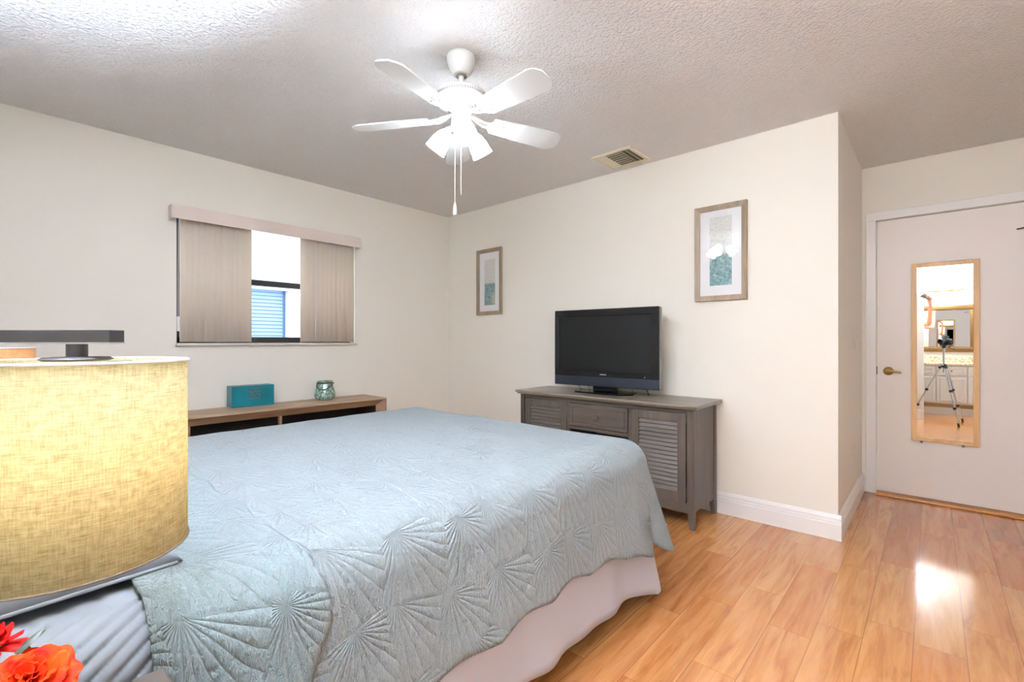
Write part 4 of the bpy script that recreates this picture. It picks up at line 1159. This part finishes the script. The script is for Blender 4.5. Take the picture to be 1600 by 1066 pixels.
vm = thing('vanity_mirror', 'gilt-framed bathroom mirror reflected in the door mirror', 'mirror', (3.80, -4.75, 0.965))
mb = MB(); fw = 0.075; W = 0.84; Hh = 0.752
mb.box(-W/2, W/2, 0.001, 0.035, 0, fw, 0.012, 3); mb.box(-W/2, W/2, 0.001, 0.035, Hh-fw, Hh, 0.012, 3); mb.box(-W/2, -W/2+fw, 0.001, 0.034, fw, Hh-fw, 0.012, 3); mb.box(W/2-fw, W/2, 0.001, 0.034, fw, Hh-fw, 0.012, 3)
mb.build('frame', M['gilt'], vm, True)
MB().box(-W/2+fw-0.01, W/2-fw+0.01, 0.004, 0.014, fw-0.01, Hh-fw+0.01).build('mirror_glass', M['mirror'], vm)
MB().box(-W/2+fw-0.012, W/2-fw+0.012, 0.015, 0.030, fw-0.012, fw+0.004).box(-W/2+fw-0.012, W/2-fw+0.012, 0.015, 0.030, Hh-fw-0.004, Hh-fw+0.012).build('inner_lip', M['darkbrass'], vm)

vl = thing('vanity_light', 'brass bathroom wall light with glowing glass shades, reflected in the door mirror', 'wall light', (3.83, -4.75, 1.955))
MB().box(-0.11, 0.11, 0.001, 0.03, -0.05, 0.05, 0.006).build('backplate', M['brass'], vl)
mb = MB(); mb.cyl((-0.30, 0.06, 0), (0.30, 0.06, 0), 0.008, 12)
for x in (-0.08, 0.08): mb.cyl((x, 0.02, 0), (x, 0.06, 0), 0.006, 10)
mb.build('bar', M['brass'], vl, True)
for x in (-0.27, 0, 0.27):
    MB().lathe([(0.018, 0), (0.034, 0.03), (0.045, 0.075), (0.043, 0.075), (0.030, 0.03), (0, 0.006)], 20, TM((x, 0.065, -0.008), rx=R_(180)), False).build('glass_shade', M['bath_bulb'], vl, True)
lamp_light('vanity_bulbs', 'POINT', (0.0, 0.62, 0.12), BATH_W, (0.90, 0.97, 1.10), 0.06, None, vl)

# ------------------------------------------------------------------ camera on tripod (the blender camera sits at its lens front)
tp = thing('tripod', 'silver tripod with black clamps, reflected in the door mirror', 'tripod', (3.845, -3.262, 0))
TOPZ = 0.80
MB().cyl((0, 0, 0.70), (0, 0, 1.045), 0.0125, 16).build('centre_column', M['alu'], tp, True)
mb = MB(); mb.lathe([(0, TOPZ-0.03), (0.03, TOPZ-0.03), (0.034, TOPZ), (0.022, TOPZ+0.02), (0, TOPZ+0.02)], 20)
mb.build('shoulder', M['black'], tp, True)
mb = MB(); mb.lathe([(0, 1.040), (0.020, 1.040), (0.026, 1.052), (0.020, 1.066), (0.030, 1.070), (0.030, 1.079), (0, 1.079)], 20)
hd = Rv*0.0 - Fv
mb.tube([Vector((0, 0, 1.06)), Vector((0.05, -0.05, 1.045)), Vector((0.11, -0.10, 1.02))], 0.006, 8, radii=[0.005, 0.005, 0.009])
mb.build('pan_head', M['black'], tp, True)
for az, rad in ((183, 0.37), (66, 0.36), (-57, 0.36)):
    d = Vector((math.cos(R_(az)), math.sin(R_(az)), 0))
    a = d*0.034+Vector((0, 0, TOPZ-0.015)); f = d*rad+Vector((0, 0, 0.012))
    lg = MB()
    for w_ in (-0.009, 0.009):
        o_ = Vector((-d.y, d.x, 0))*w_
        lg.cyl(a+o_, a.lerp(f, 0.42)+o_, 0.0075, 10)
    lg.cyl(a.lerp(f, 0.38), a.lerp(f, 0.70), 0.0085, 10); lg.cyl(a.lerp(f, 0.68), a.lerp(f, 0.97), 0.0065, 10)
    lo = lg.build('leg', M['alu'], tp, True)
    cl = MB()
    for t_ in (0.0, 0.41, 0.70): 
        p = a.lerp(f, t_); q_ = a.lerp(f, t_+0.035); cl.cyl(p, q_, 0.018, 12)
    cl.build('clamps', M['black'], lo, True)
    MB().cyl(a.lerp(f, 0.955), f+Vector((0, 0, -0.011)), 0.012, 12).build('rubber_foot', M['rubber'], lo, True)
cm = thing('camera', 'black camera with lens mounted on the tripod in the mirror', 'camera', (3.80, -3.22, 1.13), R_(42))
cm.name = 'photo_camera'
# local: +y is viewing direction
MB().lathe([(0.036, -0.006), (0.038, -0.010), (0.038, -0.045), (0.034, -0.050), (0.034, -0.078), (0, -0.078)], 32, TM((0, 0, 0), rx=R_(-90)), False).build('lens', M['black'], cm, True)
MB().lathe([(0, -0.030), (0.020, -0.027), (0.036, -0.020)], 32, TM((0, 0, 0), rx=R_(-90)), False).build('lens_glass', M['gloss_black'], cm, True)
MB().box(-0.068, 0.068, -0.130, -0.074, -0.048, 0.040, 0.010, 3).box(-0.026, 0.026, -0.125, -0.078, 0.036, 0.062, 0.008, 3).build('body', M['black'], cm, True)
MB().box(-0.066, -0.040, -0.100, -0.062, -0.046, 0.034, 0.010, 3).build('grip', M['rubber'], cm, True)
MB().box(-0.030, 0.030, -0.118, -0.084, 0.066, 0.078, 0.004).box(-0.010, 0.010, -0.108, -0.094, 0.060, 0.068).build('flash_trigger', M['black'], cm)

# ------------------------------------------------------------------ photographer behind the wall, arm holding a flash through the opening
ph = thing('person', 'person behind the wall holding up a flash, bare forearm seen in the mirror', 'person', (3.392, -3.845, 0))
def skin_body(name, nodes, edges, mat, parent, sub=2, loc=True):
    me = bpy.data.meshes.new(name)
    me.from_pydata([n[0] for n in nodes], edges, [])
    o = bpy.data.objects.new(name, me); COL.objects.link(o)
    o.modifiers.new('skin', 'SKIN').use_smooth_shade = True
    sv = me.skin_vertices[0].data
    for i, n in enumerate(nodes):
        r = n[1]; sv[i].radius = (r, r) if not isinstance(r, tuple) else r
    sv[0].use_root = True
    s = o.modifiers.new('sub', 'SUBSURF'); s.levels = sub; s.render_levels = sub
    me.materials.append(mat); o.parent = parent
    return o
# local coordinates relative to (3.36,-3.84,0); person faces +y (towards the room)
Bn = [((0, 0, 0.95), (0.13, 0.10)), ((0, 0, 1.15), (0.12, 0.09)), ((0, 0, 1.36), (0.145, 0.10)), ((0, 0, 1.47), (0.06, 0.06)), ((0, 0.01, 1.53), (0.052, 0.052)),
      ((0, 0.02, 1.60), (0.072, 0.085)), ((0, 0.02, 1.68), (0.076, 0.090)), ((0, 0.01, 1.75), (0.05, 0.06)),
      ((0.15, 0, 1.42), 0.055), ((0.24, 0.05, 1.40), 0.048), ((0.292, 0.175, 1.385), 0.034), ((0.302, 0.25, 1.50), 0.031), ((0.310, 0.325, 1.64), 0.023), ((0.308, 0.345, 1.69), 0.022), ((0.296, 0.362, 1.742), (0.036, 0.020)),
      ((-0.15, 0, 1.42), 0.055), ((-0.21, 0, 1.26), 0.046), ((-0.23, 0.02, 1.12), 0.038), ((-0.22, 0.07, 0.92), 0.027), ((-0.22, 0.09, 0.85), (0.03, 0.02)),
      ((0.09, 0, 0.88), 0.085), ((0.10, 0.01, 0.50), 0.058), ((0.10, -0.01, 0.10), 0.042), ((0.10, 0.10, 0.05), 0.035),
      ((-0.09, 0, 0.88), 0.085), ((-0.10, 0.01, 0.50), 0.058), ((-0.10, -0.01, 0.10), 0.042), ((-0.10, 0.10, 0.05), 0.035)]
Be = [(0, 1), (1, 2), (2, 3), (3, 4), (4, 5), (5, 6), (6, 7), (2, 8), (8, 9), (9, 10), (10, 11), (11, 12), (12, 13), (13, 14), (2, 15), (15, 16), (16, 17), (17, 18), (18, 19), (0, 20), (20, 21), (21, 22), (22, 23), (0, 24), (24, 25), (25, 26), (26, 27)]
body = skin_body('body', Bn, Be, M['skin'], ph)
# fingers of the raised hand, wrapped round the flash
palm = Vector((0.296, 0.362, 1.742))
ax = Vector((-0.55, 0.35, 0.45)).normalized()       # flash barrel axis
side = ax.cross(Vector((0, 1, 0))).normalized(); back = side.cross(ax).normalized()
bc0 = palm + Vector((-0.020, 0.022, 0.030))
def wrap(off, r0, n, a0, a1, rad):
    pts = [(palm+ax*(off*0.3)+Vector((0, 0, 0.0)), rad)]
    for i in range(n):
        a = R_(a0+(a1-a0)*i/(n-1)); pts.append((bc0+ax*off+side*math.cos(a)*r0+back*math.sin(a)*r0, rad*(1-0.12*i)))
    return pts
for kf, (off, rad) in enumerate(((-0.030, 0.0072), (-0.011, 0.0082), (0.008, 0.0085), (0.027, 0.0080))):
    pts = wrap(off, 0.034, 4, 250, 60+kf*6, rad)
    skin_body('finger', [(tuple(p), r) for p, r in pts], [(i, i+1) for i in range(len(pts)-1)], M['skin'], body, 2)
pts = wrap(0.020, 0.034, 3, 285, 400, 0.0095)
skin_body('thumb', [(tuple(p), r) for p, r in pts], [(0, 1), (1, 2), (2, 3)], M['skin'], body, 2)
# left hand (hanging) fingers
for i in range(4):
    x = -0.235+i*0.010
    skin_body('finger', [((x, 0.095, 0.85), 0.008), ((x, 0.105, 0.82), 0.008), ((x+0.002, 0.10, 0.79), 0.007), ((x+0.006, 0.088, 0.768), 0.006)], [(0, 1), (1, 2), (2, 3)], M['skin'], body, 1)
skin_body('thumb', [((-0.205, 0.10, 0.87), 0.010), ((-0.195, 0.12, 0.84), 0.009), ((-0.20, 0.125, 0.815), 0.008)], [(0, 1), (1, 2)], M['skin'], body, 1)
skin_body('shirt', [((0, 0, 0.95), (0.150, 0.120)), ((0, 0, 1.15), (0.140, 0.110)), ((0, 0, 1.36), (0.165, 0.120)), ((0, 0, 1.45), (0.085, 0.080)),
                    ((0.15, 0, 1.42), 0.072), ((0.19, 0.015, 1.412), 0.064), ((-0.15, 0, 1.42), 0.072), ((-0.20, 0, 1.29), 0.062)],
          [(0, 1), (1, 2), (2, 3), (2, 4), (4, 5), (2, 6), (6, 7)], M['shirt'], ph)
skin_body('trousers', [((0, 0, 0.98), (0.145, 0.115)), ((0.09, 0, 0.86), 0.100), ((0.10, 0.01, 0.50), 0.075), ((0.10, -0.01, 0.09), 0.062), ((-0.09, 0, 0.86), 0.100), ((-0.10, 0.01, 0.50), 0.075), ((-0.10, -0.01, 0.09), 0.062)],
          [(0, 1), (1, 2), (2, 3), (0, 4), (4, 5), (5, 6)], M['trouser'], ph)
for x in (-0.10, 0.10):
    MB().box(x-0.045, x+0.045, -0.08, 0.17, 0.001, 0.075, 0.03, 4).build('shoe', M['shoe'], ph, True)
MB().lathe([(0.086, -0.02), (0.092, 0.02), (0.088, 0.06), (0.062, 0.098), (0, 0.110)], 24, TM((0, -0.002, 1.685)) @ Matrix.Diagonal((0.95, 1.12, 1, 1)), False).build('hair', M['hair'], ph, True)
for x in (-0.030, 0.030):
    MB().lathe([(0, 0.010), (0.008, 0.006), (0.011, 0), (0.008, -0.006), (0, -0.010)], 12, TM((x, 0.098, 1.665)), False).build('eye', M['white_mark'], ph, True)
skin_body('nose', [((0, 0.100, 1.665), 0.008), ((0, 0.118, 1.635), 0.012), ((0, 0.104, 1.628), 0.010)], [(0, 1), (1, 2)], M['skin'], ph, 1)
skin_body('mouth', [((-0.022, 0.098, 1.602), 0.004), ((0, 0.106, 1.601), 0.006), ((0.022, 0.098, 1.602), 0.004)], [(0, 1), (1, 2)], plain('lip', srgb(180, 96, 84), 0.5), ph, 1)
# the flash
fl_o = Vector(ph.location)+bc0
fl = thing('camera_flash', 'grey hand-held flash gun reflected at the upper left of the door mirror', 'flash', fl_o)
mt = Vector((0, 0, 1)).rotation_difference(ax).to_matrix().to_4x4()
MB().lathe([(0, -0.055), (0.024, -0.055), (0.027, -0.045), (0.027, 0.040), (0.036, 0.052), (0.038, 0.085), (0.034, 0.088), (0, 0.086)], 24, mt).build('body', M['tvside'], fl, True)
MB().lathe([(0, 0.0865), (0.033, 0.0885), (0.033, 0.0895), (0, 0.0895)], 24, mt).build('flash_window', M['flash_glass'], fl, True)
# light of the flash, thrown up and into the room
lf_ = lamp_light('flash_light', 'SPOT', ax*0.115, FLASH_W*4, (0.82, 0.95, 1.17), 0.035, None, fl)
lf_.data.spot_size = R_(98); lf_.data.spot_blend = 1.0
lf_.rotation_euler = Vector((0, 0, -1)).rotation_difference(Vector((-0.53, -0.03, 0.845)).normalized()).to_euler()
